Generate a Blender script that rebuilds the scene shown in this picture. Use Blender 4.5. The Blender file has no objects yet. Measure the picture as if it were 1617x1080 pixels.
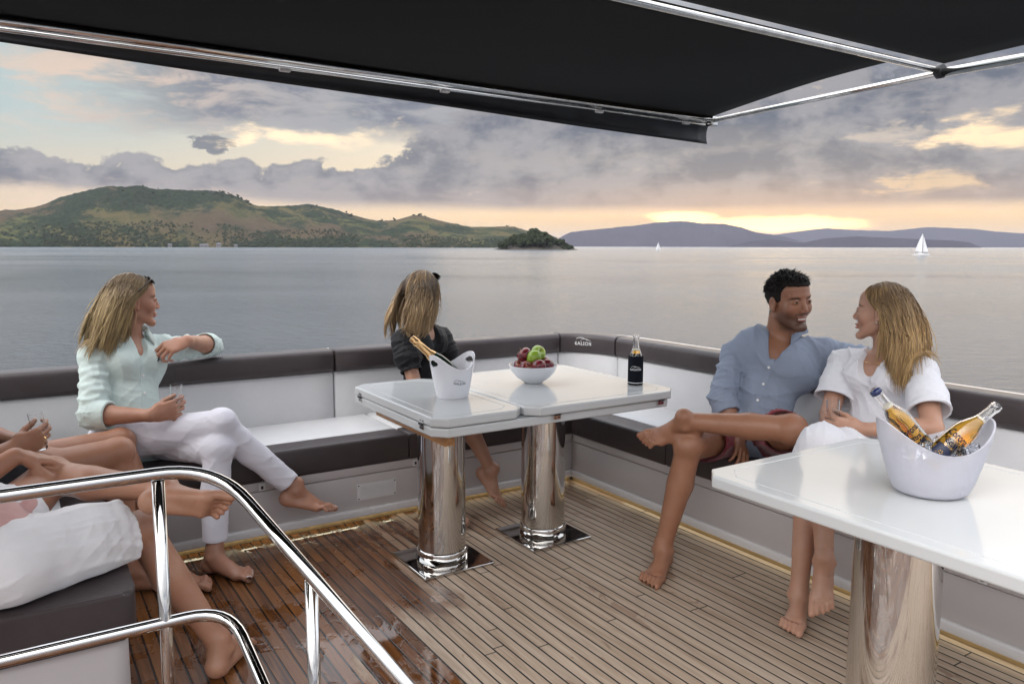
import bpy, bmesh, math, random
import numpy as np
from mathutils import Vector, Matrix
R = math.radians
PI = math.pi
scene = bpy.context.scene
col = scene.collection

# ------------------------------------------------------------------ camera
CAM_H = 1.30
YAW = 32.5
cam_d = bpy.data.cameras.new('camera')
cam = bpy.data.objects.new('camera', cam_d)
col.objects.link(cam)
cam.location = (0, 0, CAM_H)
cam_d.sensor_width = 36
cam_d.lens = 36 * 1232 / 1617
cam_d.clip_start = 0.05
cam_d.clip_end = 90000
cam.rotation_euler = (Matrix.Rotation(R(-YAW), 3, 'Z') @ Matrix.Rotation(R(90 - 7.0), 3, 'X') @ Matrix.Rotation(R(0.13), 3, 'Z')).to_euler()
scene.camera = cam
scene.view_settings.view_transform = 'Standard'
scene.view_settings.look = 'None'
scene.view_settings.exposure = 0.0
scene.view_settings.gamma = 1.0
WATER_Z = -4.6

# ------------------------------------------------------------------ node helpers
class NT:
    def __init__(s, nt):
        s.nt = nt; s.n = nt.nodes; s.l = nt.links
    def new(s, t, **kw):
        nd = s.n.new(t)
        for k, v in kw.items():
            setattr(nd, k, v)
        return nd
    def put(s, sock, v):
        if isinstance(v, bpy.types.NodeSocket): s.l.new(v, sock)
        elif v is not None: sock.default_value = v
    def m(s, op, a, b=None, c=None, clamp=False):
        nd = s.new('ShaderNodeMath', operation=op); nd.use_clamp = clamp
        s.put(nd.inputs[0], a)
        if b is not None: s.put(nd.inputs[1], b)
        if c is not None: s.put(nd.inputs[2], c)
        return nd.outputs[0]
    def ss(s, x, a, b, inv=False):
        nd = s.new('ShaderNodeMapRange', interpolation_type='SMOOTHSTEP')
        s.put(nd.inputs['Value'], x); s.put(nd.inputs['From Min'], a); s.put(nd.inputs['From Max'], b)
        if inv: nd.inputs['To Min'].default_value = 1; nd.inputs['To Max'].default_value = 0
        return nd.outputs[0]
    def lin(s, x, a, b, c, d):
        nd = s.new('ShaderNodeMapRange')
        s.put(nd.inputs['Value'], x)
        for k, v in zip(('From Min', 'From Max', 'To Min', 'To Max'), (a, b, c, d)): s.put(nd.inputs[k], v)
        return nd.outputs[0]
    def mix(s, f, a, b, mode='MIX'):
        nd = s.new('ShaderNodeMix', data_type='RGBA', blend_type=mode)
        s.put(nd.inputs[0], f)
        for i, v in ((6, a), (7, b)):
            if isinstance(v, (tuple, list)): v = (*v[:3], 1)
            s.put(nd.inputs[i], v)
        return nd.outputs[2]
    def noise(s, vec, scale, detail=4, rough=.55, dist=0, out='Fac', dim='3D', lac=2.0):
        nd = s.new('ShaderNodeTexNoise', noise_dimensions=dim)
        if vec is not None: s.l.new(vec, nd.inputs['Vector'])
        nd.inputs['Scale'].default_value = scale; nd.inputs['Detail'].default_value = detail
        nd.inputs['Roughness'].default_value = rough; nd.inputs['Distortion'].default_value = dist
        nd.inputs['Lacunarity'].default_value = lac
        return nd.outputs[out]
    def xyz(s, x, y, z=0.0):
        nd = s.new('ShaderNodeCombineXYZ')
        for i, v in enumerate((x, y, z)): s.put(nd.inputs[i], v)
        return nd.outputs[0]
    def sep(s, v):
        nd = s.new('ShaderNodeSeparateXYZ'); s.l.new(v, nd.inputs[0]); return nd.outputs
    def mapping(s, v, scale=(1, 1, 1), rot=(0, 0, 0), loc=(0, 0, 0)):
        nd = s.new('ShaderNodeMapping'); s.l.new(v, nd.inputs[0])
        nd.inputs['Scale'].default_value = scale; nd.inputs['Rotation'].default_value = rot; nd.inputs['Location'].default_value = loc
        return nd.outputs[0]
    def bump(s, h, strength=.3, dist=.01, normal=None):
        nd = s.new('ShaderNodeBump'); s.l.new(h, nd.inputs['Height'])
        nd.inputs['Strength'].default_value = strength; nd.inputs['Distance'].default_value = dist
        if normal is not None: s.l.new(normal, nd.inputs['Normal'])
        return nd.outputs[0]
    def obj(s):
        return s.new('ShaderNodeTexCoord').outputs['Object']
    def pos(s):
        return s.new('ShaderNodeNewGeometry').outputs['Position']

def mat(name, color=(.5, .5, .5), rough=.5, metal=0., spec=.5, trans=0., ior=1.45, coat=0., sss=0., emis=None, es=0., build=None):
    m = bpy.data.materials.new(name); m.use_nodes = True
    t = NT(m.node_tree); b = t.n['Principled BSDF']
    b.inputs['Base Color'].default_value = (*color, 1)
    b.inputs['Roughness'].default_value = rough; b.inputs['Metallic'].default_value = metal
    b.inputs['Specular IOR Level'].default_value = spec
    b.inputs['Transmission Weight'].default_value = trans; b.inputs['IOR'].default_value = ior
    b.inputs['Coat Weight'].default_value = coat
    if sss:
        b.inputs['Subsurface Weight'].default_value = sss
        b.inputs['Subsurface Radius'].default_value = (1., .35, .2); b.inputs['Subsurface Scale'].default_value = .012
    if emis: b.inputs['Emission Color'].default_value = (*emis, 1); b.inputs['Emission Strength'].default_value = es
    if build: build(t, b)
    return m

# ------------------------------------------------------------------ world: dusk sky with cloud decks
SUN_AZ = YAW + 17.0      # clockwise from +Y
SUN_EL = 15.0
world = bpy.data.worlds.new('World'); scene.world = world; world.use_nodes = True
w = NT(world.node_tree)
bg = w.n['Background']; outw = w.n['World Output']
d = w.new('ShaderNodeTexCoord').outputs['Generated']
sx, sy, sz = w.sep(d)
azr = w.m('ARCTAN2', sx, sy)
az = w.m('SUBTRACT', w.m('MULTIPLY', azr, 180 / PI), YAW)
az = w.m('WRAP', az, 180, -180)
el = w.m('MULTIPLY', w.m('ARCSINE', sz), 180 / PI)
# cloud coordinates: stretched horizontally
cv = w.xyz(w.m('MULTIPLY', az, .055), w.m('MULTIPLY', el, .17), 0.0)
n_big = w.noise(cv, 1.3, 5, .55, .3)
n_med = w.noise(w.mapping(cv, (1, 1, 1), loc=(7.3, 2.1, 0)), 3.6, 7, .6, .4)
n_fin = w.noise(w.mapping(cv, (1, 1.3, 1), loc=(1.3, 9.1, 0)), 11, 6, .6, .2)
n_puf = w.noise(w.mapping(w.xyz(w.m('MULTIPLY', az, .12), w.m('MULTIPLY', el, .17), 0.), loc=(3.1, 5.7, 0)), 2.6, 8, .58, .1)
def cen(n, k): return w.m('MULTIPLY', w.m('SUBTRACT', n, .5), k)
elw = w.m('ADD', el, w.m('ADD', cen(n_big, 5.0), cen(n_med, 3.0)))
azw = w.m('ADD', az, w.m('ADD', cen(n_med, 16), cen(n_fin, 5)))
def blob(a0, e0, sa, se, warp=True):
    A = w.m('DIVIDE', w.m('SUBTRACT', azw if warp else az, a0), sa)
    E_ = w.m('DIVIDE', w.m('SUBTRACT', elw if warp else el, e0), se)
    r2 = w.m('ADD', w.m('MULTIPLY', A, A), w.m('MULTIPLY', E_, E_))
    return w.m('EXPONENT', w.m('MULTIPLY', r2, -1.0))
nish = w.new('ShaderNodeTexSky', sky_type='NISHITA'); nish.sun_disc = False
nish.sun_elevation = R(SUN_EL); nish.sun_rotation = R(SUN_AZ); nish.dust_density = 3.0
nsky = w.mix(1.0, nish.outputs[0], (.09, .09, .09), 'MULTIPLY')
# clear air between the clouds
clear = w.mix(w.ss(az, -36, -6), (.54, .66, .67), (.80, .73, .60))
clear = w.mix(w.ss(el, 1, 9, inv=True), clear, (.98, .74, .48))
clear = w.mix(.18, clear, nsky)
# high grey-lilac deck
deckcol = w.mix(w.ss(n_med, .38, .62), (.215, .235, .285), (.41, .415, .435))
deckcol = w.mix(w.m('MULTIPLY', w.ss(n_fin, .50, .74), .45), deckcol, (.56, .50, .44))
deckcol = w.mix(w.m('MULTIPLY', w.ss(n_big, .50, .72), .55), deckcol, (.46, .455, .475))
deckm = w.m('MULTIPLY', w.ss(w.m('ADD', azw, w.m('MULTIPLY', el, .6)), -27, -14), w.ss(elw, 6.2, 8.6))
c = w.mix(deckm, clear, deckcol)
# warm lit wisps in the clear part at upper left
wisp = w.m('MULTIPLY', blob(-26, 10.5, 8, 2.6), w.ss(n_med, .42, .62))
c = w.mix(w.m('MULTIPLY', wisp, .85), c, (.86, .66, .52))
# low cumulus bank
top = w.m('ADD', 5.6, w.m('ADD', w.m('MULTIPLY', w.ss(az, -12, 2), 6.0), cen(n_puf, 5.6)))
bank_t = w.m('SUBTRACT', top, el)
bankm = w.m('MULTIPLY', w.ss(bank_t, -.12, .35), w.ss(w.m('ADD', el, cen(n_big, 1.3)), w.lin(az, -30, 0, 3.1, 1.9), w.lin(az, -30, 0, 4.0, 3.1)))
bankcol = w.mix(w.ss(w.m('ADD', w.m('MULTIPLY', n_puf, .5), w.m('MULTIPLY', n_big, .5)), .41, .56), (.150, .172, .215), (.375, .365, .38))
bankcol = w.mix(w.m('MULTIPLY', w.ss(n_med, .50, .66), .45), bankcol, (.42, .385, .375))
bankcol = w.mix(w.m('MULTIPLY', w.ss(el, 2.0, 5.0, inv=True), .55), bankcol, (.47, .37, .32))
c = w.mix(w.m('MULTIPLY', bankm, .93), c, bankcol)
# ragged isolated dark puff
pf = w.m('MULTIPLY', blob(-20.8, 6.7, 2.0, .75, False), w.ss(n_puf, .3, .5))
pf = w.ss(w.m('ADD', pf, cen(n_fin, .55)), .38, .55)
c = w.mix(w.m('MULTIPLY', pf, .9), c, (.20, .215, .25))
# bright breaks in the deck
for (a0, e0, sa, se, k, cc) in ((-14.8, 7.0, 4.6, .75, 1.0, (1.25, 1.0, .68)), (31.5, 7.4, 3.4, 1.1, 1.0, (1.25, .95, .60)),
                                (28, 3.9, 2.5, .8, .8, (1.0, .72, .42)), (25, 7.6, 2.4, .35, .5, (.9, .74, .56)), (-28, 3.0, 7, .9, .6, (.95, .72, .52))):
    bm_ = w.m('MULTIPLY', w.ss(w.m('ADD', blob(a0, e0, sa * 1.15, se * 1.15), w.m('ADD', cen(n_fin, .8), cen(n_puf, 1.1))), .18, 1.02), k)
    c = w.mix(bm_, c, cc)
# glow along the horizon and the hidden sun
hz = w.m('MULTIPLY', w.ss(w.m('ADD', el, cen(n_med, 1.2)), 1.5, 3.0, inv=True), w.lin(az, -20, 4, .35, .95))
c = w.mix(hz, c, (1.10, .76, .33))
sun_g = w.m('MAXIMUM', blob(17.5, 1.55, 6.5, .62, False), blob(12.5, 2.0, 2.6, .5, False))
c = w.mix(w.ss(w.m('ADD', sun_g, cen(n_med, .9)), .25, .75), c, (4.6, 3.1, 1.15))
sun_h = blob(18, 2.2, 16, 2.0, False)
c = w.mix(w.m('MULTIPLY', sun_h, .55), c, (1.0, .62, .32))
# behind and above the boat: unseen sky, brightened as added fill light
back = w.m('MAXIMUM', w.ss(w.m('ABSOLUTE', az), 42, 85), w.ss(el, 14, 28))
lobe = w.m('EXPONENT', w.m('MULTIPLY', w.m('ADD', w.m('POWER', w.m('DIVIDE', w.m('SUBTRACT', w.m('WRAP', az, 360, 0), 228), 48), 2), w.m('POWER', w.m('DIVIDE', w.m('SUBTRACT', el, 46), 27), 2)), -1))  # bright area added in the unseen aft sky to give the shading direction
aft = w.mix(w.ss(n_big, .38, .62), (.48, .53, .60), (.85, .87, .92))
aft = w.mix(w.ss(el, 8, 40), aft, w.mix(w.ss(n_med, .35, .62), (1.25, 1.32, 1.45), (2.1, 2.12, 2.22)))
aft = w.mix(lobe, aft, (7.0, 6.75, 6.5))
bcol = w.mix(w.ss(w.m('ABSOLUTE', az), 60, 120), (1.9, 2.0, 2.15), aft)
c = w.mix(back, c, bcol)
c = w.mix(w.ss(el, -6, -.5, inv=True), c, (.22, .25, .28))
w.l.new(c, bg.inputs['Color']); bg.inputs['Strength'].default_value = 1.0

# ------------------------------------------------------------------ sun lamp (low, warm, veiled by cloud)
sd = bpy.data.lights.new('sun', 'SUN'); sd.energy = 0.5; sd.angle = R(50); sd.color = (1, .78, .52)
so = bpy.data.objects.new('sun', sd); col.objects.link(so)
dirv = Vector((math.sin(R(SUN_AZ)) * math.cos(R(SUN_EL)), math.cos(R(SUN_AZ)) * math.cos(R(SUN_EL)), math.sin(R(SUN_EL))))
so.rotation_euler = dirv.to_track_quat('Z', 'Y').to_euler()

# ------------------------------------------------------------------ object helpers
def tag(o, label=None, cat=None, group=None, kind=None):
    if label: o['label'] = label
    if cat: o['category'] = cat
    if group: o['group'] = group
    if kind: o['kind'] = kind
    return o

def empty(name, loc=(0, 0, 0), rz=0, label=None, cat=None, group=None):
    o = bpy.data.objects.new(name, None); col.objects.link(o)
    o.location = loc; o.rotation_euler = (0, 0, rz); o.empty_display_size = .1
    return tag(o, label, cat, group)

def link(name, bm, m, parent=None, loc=None, smooth=None, world=False):
    me = bpy.data.meshes.new(name)
    if isinstance(bm, bmesh.types.BMesh):
        bmesh.ops.recalc_face_normals(bm, faces=bm.faces) if not getattr(bm, '_nr', False) else None
        bm.to_mesh(me); bm.free()
    else:
        me = bm; me.name = name
    if m is not None:
        for mm in (m if isinstance(m, (list, tuple)) else [m]): me.materials.append(mm)
    o = bpy.data.objects.new(name, me); col.objects.link(o)
    if parent is not None:
        o.parent = parent
        if world:      # geometry was given in world space
            bpy.context.view_layer.update()
            o.matrix_parent_inverse = Matrix.Identity(4)
            me.transform(parent.matrix_world.inverted())
    if loc is not None: o.location = loc
    if smooth is not None:
        for p in me.polygons: p.use_smooth = True
        if smooth < 180:
            me.set_sharp_from_angle(angle=R(smooth))
    return o

def copy_tree(o, parent=None):
    c_ = o.copy(); col.objects.link(c_)
    if parent is not None: c_.parent = parent
    for ch in [x for x in bpy.data.objects if x.parent == o]: copy_tree(ch, c_)
    return c_

def V(*a): return Vector(a)
def solidify(bm, th):
    bmesh.ops.recalc_face_normals(bm, faces=bm.faces); bm.normal_update()
    bmesh.ops.solidify(bm, geom=list(bm.faces), thickness=th)


def box(bm, x0, x1, y0, y1, z0, z1, bev=0., seg=2, mat_i=0):
    g = bmesh.ops.create_cube(bm, size=1)
    vs = g['verts']
    for v in vs:
        v.co = Vector((x0 + (v.co.x + .5) * (x1 - x0), y0 + (v.co.y + .5) * (y1 - y0), z0 + (v.co.z + .5) * (z1 - z0)))
    fs = list({f for v in vs for f in v.link_faces})
    for f in fs: f.material_index = mat_i
    if bev > 0:
        es = list({e for v in vs for e in v.link_edges})
        r = bmesh.ops.bevel(bm, geom=es, offset=bev, segments=seg, affect='EDGES', profile=.5)
        for f in r['faces']: f.material_index = mat_i
    return vs

def frame_of(t, up=Vector((0, 0, 1))):
    t = t.normalized()
    if abs(t.dot(up)) > .98: up = Vector((0, 1, 0)) if abs(t.y) < .9 else Vector((1, 0, 0))
    a = t.cross(up).normalized(); b = a.cross(t).normalized()
    return a, b

def tube(bm, pts, r, seg=12, cap=True, closed=False, mat_i=0):
    pts = [Vector(p) for p in pts]; n = len(pts)
    rs = r if isinstance(r, (list, tuple)) else [r] * n
    rings = []; a = None
    for i, p in enumerate(pts):
        if closed: t = pts[(i + 1) % n] - pts[i - 1]
        else: t = pts[min(i + 1, n - 1)] - pts[max(i - 1, 0)]
        t.normalize()
        if a is None: a, b = frame_of(t)
        else:
            a = (a - t * a.dot(t)).normalized(); b = t.cross(a).normalized()
            a2 = a
        b = t.cross(a).normalized()
        ring = [bm.verts.new(p + (a * math.cos(2 * PI * k / seg) + b * math.sin(2 * PI * k / seg)) * rs[i]) for k in range(seg)]
        rings.append(ring)
    m_ = n if closed else n - 1
    for i in range(m_):
        A, B = rings[i], rings[(i + 1) % n]
        for k in range(seg):
            f = bm.faces.new((A[k], A[(k + 1) % seg], B[(k + 1) % seg], B[k])); f.material_index = mat_i; f.smooth = True
    if cap and not closed:
        f = bm.faces.new(list(reversed(rings[0]))); f.material_index = mat_i
        f = bm.faces.new(rings[-1]); f.material_index = mat_i

def lathe(bm, prof, seg=32, c=(0, 0, 0), axis=None, mat_i=0, sx=1., sy=1.):
    """prof: list of (r, z)"""
    c = Vector(c); M = Matrix.Identity(3)
    if axis is not None: M = Vector(axis).normalized().to_track_quat('Z', 'X').to_matrix()
    rings = []
    for (r, z_) in prof:
        if r < 1e-6: rings.append([bm.verts.new(c + M @ Vector((0, 0, z_)))])
        else: rings.append([bm.verts.new(c + M @ Vector((r * sx * math.cos(2 * PI * k / seg), r * sy * math.sin(2 * PI * k / seg), z_))) for k in range(seg)])
    for A, B in zip(rings, rings[1:]):
        for k in range(seg):
            k2 = (k + 1) % seg
            if len(A) == 1 and len(B) == 1: continue
            if len(A) == 1: f = bm.faces.new((A[0], B[k2], B[k]))
            elif len(B) == 1: f = bm.faces.new((A[k], A[k2], B[0]))
            else: f = bm.faces.new((A[k], A[k2], B[k2], B[k]))
            f.material_index = mat_i; f.smooth = True
    return rings

def fillet(pts, rad, n=6):
    """round the corners of a polyline"""
    P = [Vector(p) for p in pts]; out = [P[0]]
    for i in range(1, len(P) - 1):
        a = (P[i - 1] - P[i]); b = (P[i + 1] - P[i]); 
        r = min(rad, a.length * .49, b.length * .49)
        A = P[i] + a.normalized() * r; B = P[i] + b.normalized() * r
        for k in range(n + 1):
            t = k / n
            out.append(A * (1 - t) ** 2 + P[i] * 2 * t * (1 - t) + B * t * t)
    out.append(P[-1]); return out

def prism(bm, poly, z0, z1, bev=0, seg=2, mat_i=0):
    lo = [bm.verts.new((x, y, z0)) for x, y in poly]; hi = [bm.verts.new((x, y, z1)) for x, y in poly]
    fs = [bm.faces.new(list(reversed(lo))), bm.faces.new(hi)]
    n = len(poly)
    for i in range(n): fs.append(bm.faces.new((lo[i], lo[(i + 1) % n], hi[(i + 1) % n], hi[i])))
    for f in fs: f.material_index = mat_i
    if bev:
        es = list({e for f in fs[:2] for e in f.edges})
        bmesh.ops.bevel(bm, geom=es, offset=bev, segments=seg, affect='EDGES', profile=.5)

def text_mesh(body, size, depth=.0006, bold=0., shear=0., spacing=1.0):
    cu = bpy.data.curves.new('lettering', 'FONT'); cu.body = body; cu.size = size; cu.extrude = depth / 2; cu.offset = bold
    cu.align_x = 'CENTER'; cu.align_y = 'CENTER'; cu.shear = shear; cu.space_character = spacing; cu.resolution_u = 3
    o = bpy.data.objects.new('lettering', cu); col.objects.link(o)
    bpy.context.view_layer.update()
    dg = bpy.context.evaluated_depsgraph_get()
    me = bpy.data.meshes.new_from_object(o.evaluated_get(dg))
    bpy.data.objects.remove(o); bpy.data.curves.remove(cu)
    me.materials.clear()
    return me

# ------------------------------------------------------------------ materials
def scuffed(scale, amt, lo, hi):
    def f(t, b):
        n = t.noise(t.obj(), scale, 5, .6)
        b_ = t.lin(n, .3, .7, lo, hi); t.l.new(b_, b.inputs['Roughness'])
        if amt: t.l.new(t.bump(t.noise(t.obj(), scale * 12, 3), amt, .002), b.inputs['Normal'])
    return f
def leather(c0, c1, r0, r1):
    def f(t, b):
        p = t.obj()
        n = t.noise(p, 6, 4, .6); t.l.new(t.mix(n, c0, c1), b.inputs['Base Color'])
        t.l.new(t.lin(n, .3, .7, r0, r1), b.inputs['Roughness'])
        v = t.new('ShaderNodeTexVoronoi'); t.l.new(p, v.inputs['Vector']); v.inputs['Scale'].default_value = 420
        h = t.m('ADD', t.m('MULTIPLY', v.outputs['Distance'], .15), t.m('ADD', t.m('MULTIPLY', t.noise(p, 9, 4), 1.6), t.m('MULTIPLY', t.noise(p, 2.6, 3, .5, 1.0), 5.0)))
        t.l.new(t.bump(h, .35, .006), b.inputs['Normal'])
    return f
M = {}
M['white_leather'] = mat('white_leather', spec=.4, build=leather((.60, .60, .615), (.68, .68, .69), .42, .55))
M['dark_leather'] = mat('dark_leather', spec=.5, build=leather((.040, .030, .031), (.062, .050, .052), .33, .48))
M['gelcoat'] = mat('gelcoat', (.66, .65, .655), .22, build=scuffed(3, 0, .18, .32))
M['panel'] = mat('panel', (.50, .47, .47), .35, build=scuffed(3, 0, .28, .42))
def table_b(t, b):
    p = t.obj()
    t.l.new(t.mix(t.noise(p, 3, 3), (.49, .505, .51), (.53, .54, .545)), b.inputs['Base Color'])
    t.l.new(t.lin(t.noise(p, 5, 5, .7), .35, .65, .05, .16), b.inputs['Roughness'])
    t.l.new(t.bump(t.noise(p, 2.5, 2), .12, .01), b.inputs['Normal'])
M['table'] = mat('table_gloss', (.6, .6, .6), .08, coat=.0, build=table_b)
def chrome_b(t, b):
    p = t.obj()
    t.l.new(t.lin(t.noise(p, 14, 4, .6), .4, .7, .035, .12), b.inputs['Roughness'])
    t.l.new(t.bump(t.noise(p, 5, 2), .05, .01), b.inputs['Normal'])
M['chrome'] = mat('polished_steel', (.63, .62, .605), .06, metal=1., build=chrome_b)
M['black'] = mat('black_metal', (.02, .02, .022), .4)
M['led'] = mat('led_strip', (.9, .9, .8), .5, emis=(1.0, .94, .70), es=4.5)
def canvas_b(t, b):
    p = t.obj()
    n = t.noise(p, 1.2, 5, .6)
    t.l.new(t.mix(n, (.009, .009, .0095), (.015, .015, .0155)), b.inputs['Base Color'])
    wv = t.new('ShaderNodeTexWave'); t.l.new(p, wv.inputs['Vector']); wv.inputs['Scale'].default_value = 260
    t.l.new(t.bump(t.m('ADD', t.m('MULTIPLY', wv.outputs['Fac'], .1), t.m('MULTIPLY', t.noise(p, 3, 4), 3)), .25, .01), b.inputs['Normal'])
M['canvas'] = mat('black_canvas', (.012, .012, .0125), .8, spec=.25, build=canvas_b)
def wood_b(c0, c1, ro):
    def f(t, b):
        p = t.mapping(t.obj(), (18, 1.2, 18))
        n = t.noise(p, 2.2, 6, .65, .6)
        t.l.new(t.mix(t.ss(n, .3, .7), c0, c1), b.inputs['Base Color']); t.l.new(t.bump(n, .2, .003), b.inputs['Normal'])
    return f
M['wood'] = mat('varnished_wood', rough=.35, build=wood_b((.26, .12, .045), (.42, .22, .09), .3))
M['wood_trim'] = mat('teak_trim', rough=.45, build=wood_b((.17, .115, .055), (.27, .19, .095), .3))

# teak deck: planks run along Y; damp at the forward left, dry elsewhere
PLANK = .0433
def deck_b(t, b):
    p = t.pos(); x, y, z_ = t.sep(p)
    u = t.m('DIVIDE', t.m('ADD', x, 5.0), PLANK); idx = t.m('FLOOR', u); fr = t.m('FRACT', u)
    wn = t.new('ShaderNodeTexWhiteNoise', noise_dimensions='1D'); t.l.new(idx, wn.inputs['W'])
    off = t.m('MULTIPLY', wn.outputs['Value'], 1.9)
    v = t.m('DIVIDE', t.m('ADD', t.m('ADD', y, 9.), off), 1.9); vid = t.m('FLOOR', v); vf = t.m('FRACT', v)
    wn2 = t.new('ShaderNodeTexWhiteNoise', noise_dimensions='2D'); t.l.new(t.xyz(idx, vid), wn2.inputs['Vector'])
    rnd = wn2.outputs['Value']
    seam = t.m('ADD', t.m('LESS_THAN', fr, .145), t.m('LESS_THAN', vf, .0026), clamp=True)
    edge = t.m('SUBTRACT', 1.0, t.ss(t.m('ABSOLUTE', t.m('SUBTRACT', fr, .055)), .06, .13))
    g = t.noise(t.xyz(t.m('ADD', t.m('MULTIPLY', x, 55), t.m('MULTIPLY', idx, 3.7)), t.m('MULTIPLY', y, 3.2), rnd), 1.0, 6, .65, .7)
    g2 = t.noise(t.xyz(t.m('MULTIPLY', x, 160), t.m('MULTIPLY', y, 9), rnd), 1.0, 3, .6)
    dry = t.mix(t.ss(g, .25, .75), (.280, .200, .138), (.470, .368, .280))
    dry = t.mix(t.m('MULTIPLY', t.m('SUBTRACT', rnd, .5), .6, clamp=True), dry, (.48, .41, .34))
    wet = t.mix(t.ss(g, .3, .72), (.050, .017, .006), (.175, .066, .020))
    wet = t.mix(t.ss(rnd, .55, 1.0), wet, t.mix(.5, wet, (.26, .105, .032)))
    # damp areas: big ragged patch at the left, smaller marks elsewhere, following the planks
    pw = t.xyz(t.m('MULTIPLY', x, 3.0), t.m('MULTIPLY', y, .75), 0.)
    nb = t.noise(pw, 1.8, 6, .62, .5)
    jit = t.m('MULTIPLY', t.m('SUBTRACT', rnd, .5), .30)
    edgex = t.m('ADD', t.m('ADD', x, t.m('MULTIPLY', t.m('SUBTRACT', nb, .5), 1.3)), jit)
    lim = t.lin(y, 2.0, 3.4, 1.04, 1.62)
    big = t.ss(t.m('ADD', t.m('SUBTRACT', lim, edgex), t.m('MULTIPLY', t.m('SUBTRACT', g, .5), .22)), -.10, .14)
    ns = t.noise(t.xyz(t.m('MULTIPLY', x, 4.5), t.m('MULTIPLY', y, 2.0), 4.), 1.7, 6, .66, .8)
    spots = t.m('MULTIPLY', t.ss(t.m('ADD', ns, t.m('MULTIPLY', jit, .25)), .635, .66), .5)
    cor = t.m('MULTIPLY', t.ss(t.m('ADD', t.m('ADD', y, t.m('MULTIPLY', t.m('SUBTRACT', nb, .5), .9)), jit), 3.0, 3.1), .55)
    wetm = t.m('MAXIMUM', t.m('MAXIMUM', big, spots), cor)
    c_ = t.mix(wetm, dry, wet)
    c_ = t.mix(seam, c_, (.010, .009, .009))
    t.l.new(c_, b.inputs['Base Color'])
    pud = t.ss(t.noise(t.xyz(t.m('MULTIPLY', x, 3.4), t.m('MULTIPLY', y, 2.4), 1.), 1.6, 5, .6, .4), .47, .55)
    pud = t.m('MULTIPLY', pud, big)
    rw = t.m('SUBTRACT', .34, t.m('MULTIPLY', pud, .31))
    ro = t.new('ShaderNodeMix'); t.l.new(wetm, ro.inputs[0]); ro.inputs[2].default_value = .62; t.l.new(rw, ro.inputs[3])
    t.l.new(ro.outputs[0], b.inputs['Roughness'])
    h = t.m('SUBTRACT', t.m('MULTIPLY', t.m('ADD', g, t.m('MULTIPLY', g2, .6)), t.m('SUBTRACT', 1.0, t.m('MULTIPLY', pud, .93))), t.m('MULTIPLY', edge, t.m('SUBTRACT', 1.6, t.m('MULTIPLY', pud, 1.2))))
    t.l.new(t.bump(h, .55, .0022), b.inputs['Normal'])
M['deck'] = mat('teak_deck', build=deck_b)

def water_b(t, b):
    p = t.pos()
    cam_ = t.new('ShaderNodeCameraData') if False else None
    r = t.mapping(p, (1, 1, 1), rot=(0, 0, R(40)))
    q = t.mapping(r, (1.0, 2.6, 1))
    n1 = t.noise(q, .10, 4, .55, .3); n2 = t.noise(q, .62, 4, .58, .6); n3 = t.noise(q, 2.6, 5, .66, .5)
    h = t.m('ADD', t.m('ADD', t.m('MULTIPLY', n1, .55), t.m('MULTIPLY', n2, 1.5)), t.m('MULTIPLY', n3, .5))
    t.l.new(t.bump(h, 1.0, 2.1), b.inputs['Normal'])
    big = t.noise(t.mapping(r, (.004, .012, 1)), 1.0, 4, .6, .5)
    t.l.new(t.mix(big, (.125, .155, .190), (.225, .255, .290)), b.inputs['Base Color'])
    t.l.new(t.lin(big, .35, .65, .10, .22), b.inputs['Roughness'])
M['water'] = mat('sea_water', (.05, .08, .1), .15, spec=.5, ior=1.333, build=water_b)

# ------------------------------------------------------------------ water, far land
bm = bmesh.new()
NR, NA = 26, 96
rings = [[bm.verts.new((0, 0, 0))]]
for i in range(NR):
    rr = 6 * (1.42 ** i)
    rings.append([bm.verts.new((rr * math.cos(2 * PI * k / NA), rr * math.sin(2 * PI * k / NA), 0)) for k in range(NA)])
for k in range(NA): bm.faces.new((rings[0][0], rings[1][k], rings[1][(k + 1) % NA]))
for A, B in zip(rings[1:], rings[2:]):
    for k in range(NA): bm.faces.new((A[k], B[k], B[(k + 1) % NA], A[(k + 1) % NA]))
sea = link('water', bm, M['water'], loc=(0, 0, WATER_Z)); tag(sea, kind='structure')

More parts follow.
